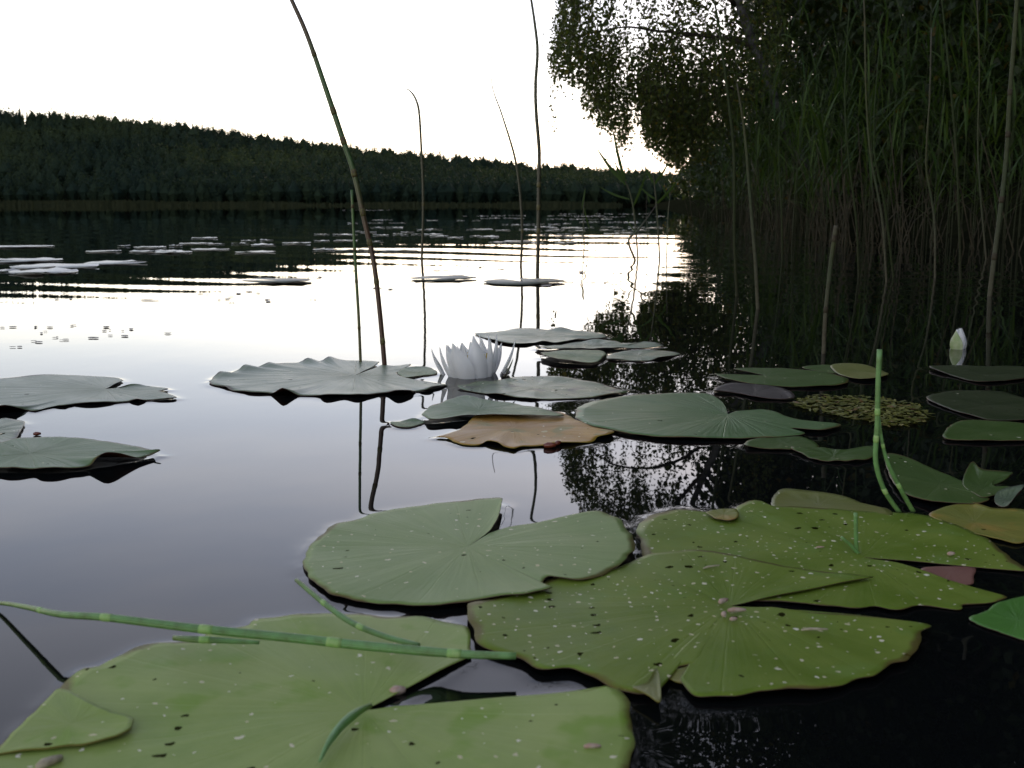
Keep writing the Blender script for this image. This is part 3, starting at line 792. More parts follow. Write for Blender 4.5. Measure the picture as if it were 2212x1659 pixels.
def bank_tree(name, x, y, h, r, label, nleaf=9000, leaf=0.085, low=0.4, group='trees and bushes on the right bank', cat='tree', lean=0.0, yr=None):
    z0 = float(np.interp(x - shore(np.array(y)), [-1, 0, 2, 20], [0.0, 0.0, 0.55, 2.2]))
    root = empty(name, (x, y, z0))
    tag(root, label, cat, group)
    pts = [(0, 0, -0.2), (lean * 0.15, 0.03, h * 0.2), (lean * 0.4, -0.05, h * 0.45), (lean * 0.8, 0.05, h * 0.75), (lean, 0, h * 0.95)]
    rad = [0.014 * h, 0.012 * h, 0.009 * h, 0.005 * h, 0.002 * h]
    V, F, UV = tube_arrays(pts, rad, 8)
    link('trunk', clean_mesh('trunk', V, F, (M['bark'],), UV), root)
    for k in range(4):
        a = random.uniform(0, 6.28); t0 = random.uniform(0.25, 0.7)
        p0 = Vector((lean * t0, 0, h * t0))
        p2 = p0 + Vector((math.cos(a) * r * 0.8, math.sin(a) * r * 0.8, h * 0.12))
        p1 = (p0 + p2) / 2 + Vector((0, 0, h * 0.04))
        V, F, UV = tube_arrays([p0, p1, p2], [0.006 * h, 0.004 * h, 0.001 * h], 6)
        link('branch', clean_mesh('branch', V, F, (M['bark'],), UV), root)
    zc = (h + low) / 2
    p, pick = crown_points(nleaf, lean * 0.5, 0, zc, r * 0.92, (yr or r) * 0.92, (h - low) / 2 * 0.95, 70, 0.28 + 0.05 * r)
    p[:, 2] = np.maximum(p[:, 2], 0.02)
    tone = np.clip(0.5 + 0.25 * np.sin(pick * 12.9898) + rng.normal(size=nleaf) * 0.18, 0, 1)
    V, F, T = leaf_cloud(p, rng.uniform(0.7, 1.3, nleaf) * leaf, tint=tone, aspect=0.8)
    link('crown', np_mesh('crown', V, F, (M['alder'],), attrs={'tint': T}, smooth=False), root)
    return root

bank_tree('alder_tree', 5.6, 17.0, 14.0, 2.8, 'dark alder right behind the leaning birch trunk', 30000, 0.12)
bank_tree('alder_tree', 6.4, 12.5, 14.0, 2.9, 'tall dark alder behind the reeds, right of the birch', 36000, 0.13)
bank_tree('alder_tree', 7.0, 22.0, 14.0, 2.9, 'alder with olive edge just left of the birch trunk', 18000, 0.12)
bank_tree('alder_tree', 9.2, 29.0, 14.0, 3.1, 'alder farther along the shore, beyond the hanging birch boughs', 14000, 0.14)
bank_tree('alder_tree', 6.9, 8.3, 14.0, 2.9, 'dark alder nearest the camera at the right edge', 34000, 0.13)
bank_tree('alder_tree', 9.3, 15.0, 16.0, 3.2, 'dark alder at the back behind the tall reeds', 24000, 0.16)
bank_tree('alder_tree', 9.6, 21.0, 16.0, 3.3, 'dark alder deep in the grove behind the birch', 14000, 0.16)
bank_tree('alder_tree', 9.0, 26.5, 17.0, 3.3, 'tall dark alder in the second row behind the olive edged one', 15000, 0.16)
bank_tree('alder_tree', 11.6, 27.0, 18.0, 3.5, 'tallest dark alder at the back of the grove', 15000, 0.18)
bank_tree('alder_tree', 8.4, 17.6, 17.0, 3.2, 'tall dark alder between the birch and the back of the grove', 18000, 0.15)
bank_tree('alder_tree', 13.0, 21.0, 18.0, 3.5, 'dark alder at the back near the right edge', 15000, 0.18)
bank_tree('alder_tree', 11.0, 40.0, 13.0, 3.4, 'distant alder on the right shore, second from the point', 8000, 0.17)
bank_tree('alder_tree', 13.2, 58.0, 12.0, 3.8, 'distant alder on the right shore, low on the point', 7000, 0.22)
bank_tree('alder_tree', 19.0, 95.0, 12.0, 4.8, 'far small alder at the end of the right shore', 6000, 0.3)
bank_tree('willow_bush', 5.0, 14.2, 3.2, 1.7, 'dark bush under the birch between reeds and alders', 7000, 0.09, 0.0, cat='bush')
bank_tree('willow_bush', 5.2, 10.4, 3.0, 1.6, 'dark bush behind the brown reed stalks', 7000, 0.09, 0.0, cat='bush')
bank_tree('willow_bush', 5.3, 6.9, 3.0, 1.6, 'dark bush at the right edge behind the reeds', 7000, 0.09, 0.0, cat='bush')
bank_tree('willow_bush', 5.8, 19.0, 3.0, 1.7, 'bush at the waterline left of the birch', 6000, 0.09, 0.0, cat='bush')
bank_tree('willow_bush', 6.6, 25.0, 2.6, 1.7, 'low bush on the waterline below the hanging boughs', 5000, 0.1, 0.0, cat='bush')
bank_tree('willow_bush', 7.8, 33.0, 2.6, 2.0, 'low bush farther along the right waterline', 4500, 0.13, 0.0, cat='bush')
for bx_, by__, hh, rr, ll in [(9.2, 44.0, 2.6, 2.2, 'low bush at the waterline left of the distant alders'), (11.8, 60.0, 3.0, 2.8, 'low bush on the point, nearer of two'), (16.8, 86.0, 3.6, 3.8, 'low bush on the point, farther of two'),
                              (23.5, 125.0, 4.6, 5.0, 'far dark thicket where the right shore thins out'), (34.0, 190.0, 6.0, 7.0, 'faint thicket on the right shore near the hill foot'), (50.0, 290.0, 7.0, 9.0, 'faintest thicket on the right shore, merging with the hill')]:
    bank_tree('willow_bush', bx_, by__, hh, rr, ll, 4500, rr * 0.07, 0.0, cat='bush')
# birch leaning over the water
BD = 14.0
birch = empty('birch_tree', (4.35, BD, 0.45))
tag(birch, 'leaning pale barked birch whose leafy boughs hang over the water', 'tree', 'trees and bushes on the right bank')
def local(pts, o=birch): return [Vector(p) - o.location for p in pts]
tp = [at_depth(1800, 430, BD), at_depth(1760, 395, BD), at_depth(1715, 318, BD), at_depth(1685, 245, BD), at_depth(1657, 168, BD), at_depth(1615, 60, BD), at_depth(1560, -90, BD), at_depth(1500, -260, BD), at_depth(1450, -420, BD)]
V, F, UV = tube_arrays(local(tp), [0.10, 0.085, 0.075, 0.068, 0.062, 0.055, 0.045, 0.03, 0.012], 12)
link('trunk', clean_mesh('trunk', V, F, (M['birchbark'],), UV), birch)
boughs = [
    ([(1640, 118), (1605, 91), (1540, 80), (1471, 71), (1410, 66), (1360, 58), (1300, 66), (1250, 80)], 0.032, 0.0),
    ([(1500, 76), (1471, 78), (1440, 90), (1409, 107), (1385, 125)], 0.016, -0.2),
    ([(1590, 10), (1500, -60), (1420, -85), (1340, -70), (1270, -20)], 0.032, -0.8),
    ([(1560, -90), (1470, -190), (1380, -210), (1290, -160), (1230, -90)], 0.03, 0.7),
    ([(1520, -200), (1440, -300), (1360, -320), (1290, -280)], 0.022, 0.2),
    ([(1670, 200), (1560, 190), (1500, 210), (1440, 240)], 0.018, 0.5),
    ([(1300, 340), (1330, 352), (1370, 372)], 0.008, -1.0),
]
bpts = []
for pl, r0, dd in boughs:
    k = len(pl)
    wp = [at_depth(px, py, BD + dd * i / (k - 1)) for i, (px, py) in enumerate(pl)]
    wp = [Vector(p) for p in catmull([tuple(p) for p in wp], False, 18)]
    V, F, UV = tube_arrays(local(wp), [r0 * (1 - 0.8 * i / (len(wp) - 1)) for i in range(len(wp))], 6)
    link('branch', clean_mesh('branch', V, F, (M['bark'],), UV), birch)
    bpts += wp
# weeping shoots
BX_ = [1200, 1208, 1222, 1238, 1252, 1262, 1275, 1290, 1305, 1322, 1340, 1356, 1366, 1376, 1388, 1400, 1418, 1436, 1455, 1480, 1520, 1600, 1700]
BB_ = [155, 200, 150, 218, 180, 235, 268, 265, 290, 300, 330, 335, 225, 200, 285, 320, 335, 355, 365, 360, 350, 270, 190]
leafc, leaft, shoots_V, shoots_F = [], [], [], []
nshoot = 1000
COLUMNS = [1203, 1212, 1224, 1240, 1248, 1262, 1274, 1288, 1296, 1308, 1322, 1330, 1345, 1355, 1384, 1394, 1408, 1420, 1436, 1446, 1460, 1475, 1495, 1515, 1395, 1412, 1428, 1444, 1458, 1470, 1486, 1505, 1535, 1560, 1585, 1610, 1640, 1665, 1690]
for i in range(nshoot):
    px = random.choice(COLUMNS) + random.gauss(0, 6)
    px = max(1197, px)
    dep = BD + random.uniform(-1.6, 2.2)
    bottom = np.interp(px, BX_, BB_) + random.uniform(-45, 6)
    if random.random() < (0.38 if px < 1360 else 0.2): bottom -= random.uniform(30, 260)
    lo_top = np.interp(px, [1197, 1240, 1300, 1400, 1530], [60, -150, -270, -330, -360])
    length = random.uniform(70, 230)
    top = max(bottom - length, lo_top + random.uniform(-10, 60))
    if bottom - top < 25: continue
    if random.random() < 0.30: top, bottom = lo_top + random.uniform(0, 60), lo_top + random.uniform(90, 240)
    p0 = at_depth(px + random.uniform(-6, 14), top, dep); p1 = at_depth(px, bottom, dep)
    n = max(6, int((p0.z - p1.z) / 0.016))
    sway = random.uniform(-0.10, 0.10)
    line = []
    for k in range(n):
        t = k / (n - 1)
        c = p0.lerp(p1, t) + Vector((sway * math.sin(t * 3.0), 0.05 * math.sin(t * 4 + i), 0))
        if k % 5 == 0 or k == n - 1: line.append(c)
        if random.random() < 0.82:
            leafc.append(c + Vector((random.gauss(0, 0.034), random.gauss(0, 0.06), random.gauss(0, 0.02))))
            leaft.append(random.random())
    if len(line) > 1:
        V, F, UV = tube_arrays(local(line), [0.0035 * (1 - 0.6 * q / len(line)) for q in range(len(line))], 3, cap=False)
        o0 = len(shoots_V); shoots_V += V; shoots_F += [tuple(a + o0 for a in f) for f in F]
link('twigs', np_mesh('twigs', np.array(shoots_V), np.array(shoots_F), (M['bark'],)), birch)
lc = np.array(leafc) - np.array(birch.location)
V, F, T = leaf_cloud(lc, rng.uniform(0.034, 0.062, len(lc)), tint=np.array(leaft), aspect=0.7)
link('crown', np_mesh('crown', V, F, (M['birch'],), attrs={'tint': T}, smooth=False), birch)
c0 = at_depth(1490, 70, 15.4) - birch.location
p, pick = crown_points(2600, c0.x, c0.y, c0.z, 0.55, 0.7, 1.0, 40, 0.16)
V, F, T = leaf_cloud(p, rng.uniform(0.04, 0.065, len(p)), aspect=0.75)
link('crown', np_mesh('crown', V, F, (M['birch'],), attrs={'tint': T}, smooth=False), birch)
# the birch's own upper crown (seen mirrored)
p, pick = crown_points(9000, -2.0, 0.6, 5.6, 1.5, 1.6, 1.6, 60, 0.3)
V, F, T = leaf_cloud(p, rng.uniform(0.04, 0.07, len(p)), aspect=0.75)
link('crown', np_mesh('crown', V, F, (M['birch'],), attrs={'tint': T}, smooth=False), birch)

p, pick = crown_points(20000, -1.4, 0.8, 8.0, 2.2, 1.9, 2.2, 70, 0.42)
V, F, T = leaf_cloud(p, rng.uniform(0.06, 0.10, len(p)), aspect=0.75)
link('crown', np_mesh('crown', V, F, (M['birch'],), attrs={'tint': T}, smooth=False), birch)

# ------------------------------------------------------------------ reeds on the right
M['reed_leaf'] = leaf_mat('reed_blades', (0.020, 0.048, 0.010), (0.050, 0.086, 0.017), 0.35, 0.5, 0.22)
M['reed_stem'] = stem_mat('reed_stalk', [(0.0, (0.026, 0.026, 0.014)), (0.25, (0.024, 0.034, 0.011)), (1.0, (0.022, 0.042, 0.010))], 0.6, 0.15)
M['reed_dead'] = plain_mat('dead_reed_stalk', (0.050, 0.043, 0.024), (0.014, 0.013, 0.008), 12, 0.75, 0.15)

def blade(p, az, length, width, rise, droop, segs=5, twist=0.3):
    """one reed leaf as a folded strip"""
    V, F = [], []
    d = Vector((math.cos(az), math.sin(az), 0))
    side0 = Vector((-math.sin(az), math.cos(az), 0))
    for i in range(segs + 1):
        t = i / segs
        c = Vector(p) + d * (length * t * math.cos(rise)) + Vector((0, 0, length * (t * math.sin(rise) - droop * t * t)))
        w = width * (math.sin(math.pi * min(1, 0.18 + 0.82 * t)) ** 0.8) * 0.5 + 0.0004
        s = (side0 * math.cos(twist * t * 3) + Vector((0, 0, 1)) * math.sin(twist * t * 3)).normalized()
        V += [c - s * w, c + Vector((0, 0, -w * 0.35)), c + s * w]
    for i in range(segs):
        a = i * 3
        F += [(a, a + 1, a + 4, a + 3), (a + 1, a + 2, a + 5, a + 4)]
    return V, F

def reed_parts(h, nleaf, r=0.0035):
    bend = random.choice((random.uniform(-0.12, 0.12), random.uniform(-0.3, 0.3))) * h
    by_ = random.uniform(-0.06, 0.06) * h
    pts = [(bend * (t ** 2), by_ * t ** 2, -0.15 + (h + 0.15) * t) for t in np.linspace(0, 1, 9)]
    stem = tube_arrays(pts, [r * (1 - 0.75 * t) for t in np.linspace(0, 1, 9)], 5)
    blades = []
    for k in range(nleaf):
        t = random.uniform(0.22, 0.99)
        p = Vector((bend * t * t, by_ * t * t, -0.15 + (h + 0.15) * t))
        blades.append(blade(p, random.uniform(0, 6.28), random.uniform(0.28, 0.52), random.uniform(0.007, 0.015), R(random.uniform(38, 80)), random.uniform(0.1, 0.55), twist=random.uniform(-0.3, 0.3)))
    return stem, blades

def reed_whole(h, nleaf):
    (V, F, UV), bl = reed_parts(h, nleaf)
    V, F = list(V), list(F)
    fm = [0] * len(F)
    for bv, bf in bl:
        o0 = len(V)
        V += bv; F += [tuple(a + o0 for a in f) for f in bf]; fm += [1] * len(bf); UV += [(0.5, 0.5)] * len(bv)
    me = clean_mesh('reed', V, F, (M['reed_stem'], M['reed_leaf']), UV, fmat=fm)
    a = me.attributes.new('tint', 'FLOAT', 'POINT')
    a.data.foreach_set('value', [random.random()] * len(V))
    return me

def reed_built(h, nleaf):
    (V, F, UV), bl = reed_parts(h, nleaf, 0.004)
    stem = clean_mesh('stem', V, F, (M['reed_stem'],), UV)
    leaves = []
    for bv, bf in bl:
        me = clean_mesh('leaf', bv, bf, (M['reed_leaf'],))
        a = me.attributes.new('tint', 'FLOAT', 'POINT')
        a.data.foreach_set('value', [random.random()] * len(bv))
        leaves.append(me)
    return stem, leaves

def copy_tree(o, parent=None):
    c = o.copy()
    COL.objects.link(c)
    if parent is not None: c.parent = parent
    for ch in o.children: copy_tree(ch, c)
    return c

def place_word(p):
    px = 1106 + p[0] / p[1] * FD
    side = ('at the open left end' if px < 1500 else 'below the birch trunk' if px < 1700 else 'around the broken stump' if px < 1850 else 'between stump and thick stalk' if px < 2060 else 'at the right edge')
    return ('nearer the camera ' if p[1] < 8 else 'halfway back ' if p[1] < 11 else 'far back ') + side
def size_word(h):
    return 'knee high' if h < 0.6 else 'short' if h < 1.25 else 'middling' if h < 1.7 else 'tall' if h < 2.1 else 'very tall'
protos = []
LAB_FRONT = 'green leafy reed standing in the front row of the right hand reed bed'
for i in range(6):
    root = empty('reed', (0, 0, 0))
    tag(root, LAB_FRONT, 'reed', 'green reeds along the front of the reed bed')
    stem, leaves = reed_built((1.1, 1.4, 1.7, 2.0, 1.3, 2.3)[i], 12)
    link('stem', stem, root)
    for lm in leaves: link('leaf', lm, root)
    protos.append(root)
for i in range(96):
    o = protos[i] if i < 6 else copy_tree(protos[i % 6])
    d = 6.0 + 8.0 * random.random()
    o.location = (1.75 + 0.045 * d + random.random() ** 1.3 * 1.4, d, 0)
    o.rotation_euler = (0, 0, random.uniform(0, 6.28))
    s = random.uniform(0.85, 1.15)
    o.scale = (s, s, s)
    tag(o, '%s front row reed with spreading blades, %s' % (size_word((1.1, 1.4, 1.7, 2.0, 1.3, 2.3)[i % 6] * s), place_word(o.location)), 'reed', 'green reeds along the front of the reed bed')
whole = [reed_whole(1.2 + 0.18 * k, 14) for k in range(8)]
for i in range(170):
    d = 5.2 + 12 * random.random()
    x = 2.5 + 0.03 * d + random.random() * 2.0
    o = link('reed', whole[i % 8], loc=(x, d, 0))
    o.rotation_euler = (0, 0, random.uniform(0, 6.28))
    tag(o, '%s leafy reed deep in the bed, %s' % (size_word(1.2 + 0.18 * (i % 8)), place_word(o.location)), 'reed', 'green reeds deeper in the reed bed')
for i in range(40):
    d = 15 + 14 * random.random()
    o = link('reed', whole[i % 8], loc=(2.2 + 0.105 * (d - 8) + random.random() * 1.4, d, 0))
    o.rotation_euler = (0, 0, random.uniform(0, 6.28))
    o.scale = (1, 1, random.uniform(0.55, 0.85))
    tag(o, '%s green reed at the thin far end, %s' % (size_word((1.2 + 0.18 * (i % 8)) * o.scale[2]), place_word(o.location)), 'reed', 'reeds at the far end of the reed bed')
# dead stalks
def dead_stalk(h):
    k = random.uniform(-0.9, 0.9)
    bent = random.random() < 0.3
    pts = []
    for t in np.linspace(0, 1, 6):
        x = k * t * h * 0.5
        if bent and t > 0.55: x += (t - 0.55) * h * 1.0 * math.copysign(1, k)
        pts.append((x, random.uniform(-0.01, 0.01), -0.1 + (h + 0.1) * t * (1 if not bent else (1 - 0.25 * max(0, t - 0.55)))))
    V, F, UV = tube_arrays(pts, [0.0042 * (1 - 0.4 * t) for t in np.linspace(0, 1, 6)], 5)
    return clean_mesh('dead_reed', V, F, (M['reed_dead'],), UV)
dead = [dead_stalk(random.uniform(0.22, 0.75)) for _ in range(12)]
for i in range(190):
    d = 5.6 + 8.5 * random.random() ** 1.2
    o = link('dead_reed', dead[i % 12], loc=(1.75 + 0.03 * d + random.random() ** 1.2 * 1.9, d, 0))
    o.rotation_euler = (0, 0, random.choice((0, math.pi)) + random.uniform(-0.5, 0.5))
    tag(o, '%s brown dead reed stalk, %s' % ('low' if o.data.vertices[-1].co.z < 0.4 else 'waist high' if o.data.vertices[-1].co.z > 0.6 else 'slanting', place_word(o.location)), 'reed', 'brown dead stalks at the foot of the reed bed')

# reeds told apart
def named_stalk(name, path, base, radii, mat, label, cat='reed', group='single stalks standing in open water', n=26, joints=None, jmat=None, jlab=None, sides=10, dy=0.0, below=0.12):
    """path: picture points from the water upwards, in the upright plane through the base"""
    g0 = ground(*base)
    w = [at_depth(px, py, g0.y + dy * i / max(1, len(path) - 1)) for i, (px, py) in enumerate(path)]
    w[0] = g0.copy()
    first = w[0] - (w[1] - w[0]).normalized() * below
    line = catmull([tuple(first)] + [tuple(p) for p in w], False, n)
    m = len(line)
    rad = np.interp(np.linspace(0, 1, m), np.linspace(0, 1, len(radii)), radii)
    root = empty(name, g0)
    tag(root, label, cat, group)
    V, F, UV = tube_arrays([Vector(p) - g0 for p in line], rad, sides)
    link('stem', clean_mesh('stem', V, F, (M[mat],), UV), root)
    if joints:
        for jy in joints:
            # nearest point of the stem to the picture row
            best = min(range(1, m - 1), key=lambda k: abs(row_of(line[k]) - jy))
            c = Vector(line[best]) - g0
            t = (Vector(line[best + 1]) - Vector(line[best - 1])).normalized()
            r = rad[best]
            V, F, UV = tube_arrays([c - t * r * 1.3, c - t * r * 0.5, c + t * r * 0.6, c + t * r * 1.6], [r * 1.01, r * 1.12, r * 1.10, r * 1.01], sides)
            link('joint', clean_mesh('joint', V, F, (M[jmat],), UV), root)
    return root

def row_of(p):
    v = Vector(p) - Vector((0, 0, CAM_H))
    depth = v.y * _cp - v.z * _sp
    up = v.y * _sp + v.z * _cp
    return 829.5 - up / depth * FD

M['rush_tall'] = stem_mat('rush_tall', [(0.0, (0.06, 0.025, 0.018)), (0.20, (0.07, 0.045, 0.022)), (0.30, (0.045, 0.10, 0.025)), (0.55, (0.05, 0.12, 0.03)), (0.64, (0.07, 0.05, 0.02)), (1.0, (0.075, 0.04, 0.02))], 0.38, 0.5)  # red-brown foot and brown top paint in the backlight; reddish base also natural
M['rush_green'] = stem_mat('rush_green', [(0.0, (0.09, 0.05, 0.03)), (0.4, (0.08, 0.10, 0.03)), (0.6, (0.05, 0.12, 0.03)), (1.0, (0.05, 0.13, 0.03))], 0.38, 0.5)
M['rush_lie'] = stem_mat('rush_lying', [(0.0, (0.13, 0.24, 0.05)), (0.5, (0.12, 0.27, 0.08)), (1.0, (0.15, 0.31, 0.10))], 0.4, 0.5)
M['rush_dark'] = stem_mat('rush_dark', [(0.0, (0.03, 0.03, 0.016)), (0.5, (0.045, 0.06, 0.022)), (1.0, (0.035, 0.025, 0.018))], 0.45, 0.4)
M['joint_dark'] = plain_mat('reed_joint', (0.05, 0.045, 0.025), (0.03, 0.022, 0.012), 200, 0.6, 0.2)
M['joint'] = plain_mat('rush_joint', (0.10, 0.10, 0.025), (0.05, 0.03, 0.012), 300, 0.5, 0.4)
M['joint_pale'] = plain_mat('rush_joint_pale', (0.28, 0.42, 0.14), (0.20, 0.38, 0.10), 300, 0.5, 0.4)
M['stump'] = stem_mat('reed_stump', [(0.0, (0.075, 0.068, 0.045)), (0.5, (0.036, 0.052, 0.022)), (0.8, (0.045, 0.055, 0.016)), (1.0, (0.07, 0.068, 0.046))], 0.55, 0.25)

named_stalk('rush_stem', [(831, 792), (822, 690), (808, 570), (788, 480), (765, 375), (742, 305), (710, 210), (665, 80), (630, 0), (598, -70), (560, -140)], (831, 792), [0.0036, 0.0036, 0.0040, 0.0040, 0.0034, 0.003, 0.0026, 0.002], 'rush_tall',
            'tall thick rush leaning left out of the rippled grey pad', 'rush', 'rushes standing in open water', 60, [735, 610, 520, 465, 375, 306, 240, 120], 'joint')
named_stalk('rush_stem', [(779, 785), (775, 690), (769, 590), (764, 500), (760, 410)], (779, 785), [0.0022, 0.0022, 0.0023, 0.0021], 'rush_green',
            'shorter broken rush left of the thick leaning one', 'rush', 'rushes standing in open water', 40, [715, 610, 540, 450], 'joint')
named_stalk('rush_stem', [(911, 560), (914, 480), (914, 400), (909, 300), (905, 240), (897, 212), (885, 196), (872, 189)], (911, 560), [0.0055, 0.0055, 0.005, 0.004, 0.0025, 0.0012], 'rush_dark',
            'thin dark rush with a hooked tip left of the two right hand ones', 'rush', 'rushes standing in open water', 44, [440], 'joint')
named_stalk('rush_stem', [(1125, 572), (1128, 500), (1124, 420), (1112, 340), (1085, 250), (1064, 190), (1060, 140), (1066, 95)], (1125, 572), [0.005, 0.005, 0.0045, 0.0035, 0.0025, 0.0012], 'rush_dark',
            'thin dark rush bending left, middle one of three beyond the flower', 'rush', 'rushes standing in open water', 44, [500], 'joint')
named_stalk('rush_stem', [(1161, 592), (1163, 500), (1164, 400), (1165, 330), (1158, 240), (1157, 180), (1161, 110), (1155, 50), (1146, -10), (1135, -80)], (1161, 592), [0.0065, 0.0065, 0.0055, 0.0045, 0.004, 0.003], 'rush_dark',
            'tall dark rush reaching out of the top of the picture right of centre', 'rush', 'rushes standing in open water', 54, [440, 385, 500], 'joint')
named_stalk('reed_stump', [(1779, 764), (1783, 680), (1791, 600), (1800, 530), (1806, 487)], (1779, 764), [0.0034, 0.0034, 0.0036, 0.0036], 'stump', 'broken pale reed stump standing in the dark water', group=None, joints=[668, 514], jmat='joint_dark')
named_stalk('reed', [(2138, 640), (2148, 555), (2158, 480), (2174, 339), (2182, 200), (2190, 100), (2197, 0), (2203, -120), (2206, -240)], (2138, 640), [0.0062, 0.0064, 0.0060, 0.0054, 0.004], 'stump', 'thick green reed stalk at the right edge rising the full height of the picture', group=None, joints=[555, 430, 300, 180], jmat='joint_dark', n=44)
named_stalk('reed', [(1637, 668), (1632, 568), (1624, 470), (1618, 395), (1608, 280), (1592, 180)], (1637, 668), [0.0042, 0.0042, 0.0038, 0.003, 0.0016], 'stump', 'yellowish reed stalk standing clear in front of the reed bed', group=None, n=30)
named_stalk('reed', [(1592, 640), (1586, 502), (1586, 339), (1572, 200), (1554, 60), (1540, -10)], (1592, 640), [0.004, 0.004, 0.0035, 0.003, 0.002], 'reed_stem', 'slim reed at the left end of the bed curving up high', group=None, n=36)
for i, (pth, lab) in enumerate([
        ([(1855, 600), (1850, 480), (1832, 330), (1825, 200), (1832, 60), (1840, -40)], 'slim reed stalk curving through the middle of the reed bed'),
        ([(1915, 610), (1905, 470), (1880, 330), (1870, 180), (1868, 40), (1862, -60)], 'pale reed stalk leaning left in the middle of the reed bed'),
        ([(1930, 600), (1912, 450), (1888, 320), (1893, 180), (1902, 90)], 'pale reed stalk crossing behind the left leaning one'),
        ([(2020, 600), (2018, 470), (2000, 350), (2008, 220), (2012, 60)], 'brownish reed stalk in the right part of the reed bed'),
        ([(2075, 610), (2072, 480), (2066, 330), (2052, 170), (2038, 30), (2030, -60)], 'pale reed stalk leaning left near the right edge'),
        ([(2130, 560), (2118, 420), (2112, 300), (2116, 160), (2110, -20)], 'pale reed stalk just left of the thick one at the right edge'),
        ([(1690, 560), (1688, 450), (1682, 330), (1686, 220)], 'short greenish reed stalk below the birch trunk')]):
    named_stalk('reed', pth, pth[0], [0.0036, 0.0036, 0.0032, 0.002], 'stump' if i % 2 else 'reed_stem', lab, group=None, n=26)

# thin reeds against the open water, one with dark blades against the sky
def bladed(path, base, label, blades, r=0.004):
    root = named_stalk('reed', path, base, [r, r, r * 0.7, r * 0.3], 'rush_dark', label, group=None, n=26)
    g0 = root.location
    for (bx, by_, tx, ty, w) in blades:
        p0 = at_depth(bx, by_, g0.y) - g0
        p1 = at_depth(tx, ty, g0.y) - g0
        V, F = [], []
        d = (p1 - p0)
        s = Vector((d.z, 0.35 * d.length, -d.x)).normalized()
        for k in range(6):
            t = k / 5
            c = p0 + d * t + Vector((0, 0, -0.06 * d.length * math.sin(t * math.pi)))
            ww = w * math.sin(math.pi * min(1, 0.2 + 0.8 * t)) * 0.3 + 0.0003
            V += [c - s * ww, c + Vector((0, -ww * 0.4, 0)), c + s * ww]
        for k in range(5):
            a = 3 * k
            F += [(a, a + 1, a + 4, a + 3), (a + 1, a + 2, a + 5, a + 4)]
        me = clean_mesh('leaf', V, F, (M['reed_leaf'],))
        at = me.attributes.new('tint', 'FLOAT', 'POINT'); at.data.foreach_set('value', [0.4] * len(V))
        link('leaf', me, root)
bladed([(1378, 560), (1372, 480), (1362, 420), (1345, 380)], (1378, 560), 'reed with three pointed blades dark against the sky left of the birch',
       [(1352, 398, 1284, 312, 0.028), (1350, 390, 1322, 272, 0.026), (1350, 395, 1326, 345, 0.02), (1360, 430, 1290, 400, 0.016), (1366, 450, 1400, 360, 0.018)])
bladed([(1425, 560), (1420, 470), (1414, 400), (1408, 360)], (1425, 560), 'slender reed with drooping blades close left of the reed bed',
       [(1412, 395, 1390, 352, 0.02), (1412, 400, 1450, 340, 0.02), (1416, 430, 1380, 400, 0.016), (1418, 440, 1470, 380, 0.02)])
bladed([(1262, 530), (1260, 470), (1264, 405)], (1262, 530), 'snapped reed stalk standing alone over the distant pads', [(1264, 408, 1256, 455, 0.018), (1262, 450, 1275, 500, 0.014)], 0.0035)
bladed([(1440, 545), (1443, 470), (1448, 410)], (1440, 545), 'thin upright reed stalk at the corner of the reed bed', [(1446, 430, 1428, 395, 0.014)], 0.003)
bladed([(1400, 520), (1396, 460), (1398, 415)], (1400, 520), 'short reed stalk with brownish tip left of the reed bed', [(1398, 420, 1404, 440, 0.012)], 0.003)
bladed([(1372, 562), (1358, 520), (1380, 495), (1420, 440)], (1372, 562), 'crooked dead reed bent over the pale water at the reed bed corner', [(1372, 500, 1352, 470, 0.01)], 0.005)

# ------------------------------------------------------------------ rushes lying and standing in the foreground
def lying(name, pts, radii, mat, label, group, joints=(), n=40, jmat='joint_pale', cat='rush', sides=10):
    """pts: picture position and height above the water in metres"""
    w = [tuple(ground(px, py, z)) for px, py, z in pts]
    line = catmull(w, False, n)
    m = len(line)
    rad = np.interp(np.linspace(0, 1, m), np.linspace(0, 1, len(radii)), radii)
    root = empty(name, Vector(line[0]))
    tag(root, label, cat, group)
    V, F, UV = tube_arrays([Vector(p) - root.location for p in line], rad, sides)
    link('stem', clean_mesh('stem', V, F, (M[mat],), UV), root)
    for jt in joints:
        k = int(round(jt * (m - 1)))
        k = min(max(k, 1), m - 2)
        c = Vector(line[k]) - root.location
        t = (Vector(line[k + 1]) - Vector(line[k - 1])).normalized()
        r = rad[k]
        V, F, UV = tube_arrays([c - t * r * 1.5, c - t * r * 0.6, c + t * r * 0.7, c + t * r * 1.7], [r * 1.01, r * 1.09, r * 1.07, r * 1.01], sides)
        link('joint', clean_mesh('joint', V, F, (M[jmat],), UV), root)
    return root
lying('rush_stem', [(-30, 1312, 0.0), (0, 1303, 0.004), (60, 1312, 0.012), (130, 1327, 0.019), (230, 1334, 0.023), (420, 1357, 0.021), (620, 1377, 0.017), (820, 1398, 0.013), (1000, 1413, 0.0115), (1115, 1417, 0.0105)],
      [0.0011, 0.0015, 0.0019, 0.0022, 0.0024, 0.0025, 0.0025, 0.0019], 'rush_lie', 'long bright green rush lying across the light green front pad', 'green rushes lying over the front pads', [0.20, 0.37, 0.54, 0.72, 0.90], 60)
lying('rush_stem', [(640, 1253, 0.018), (700, 1303, 0.014), (760, 1345, 0.011), (830, 1374, 0.0095), (905, 1394, 0.009)], [0.0012, 0.0016, 0.0017, 0.0014], 'rush_lie', 'short thin rush slanting down to the long one on the front pad', 'green rushes lying over the front pads', [0.3, 0.62], 30)
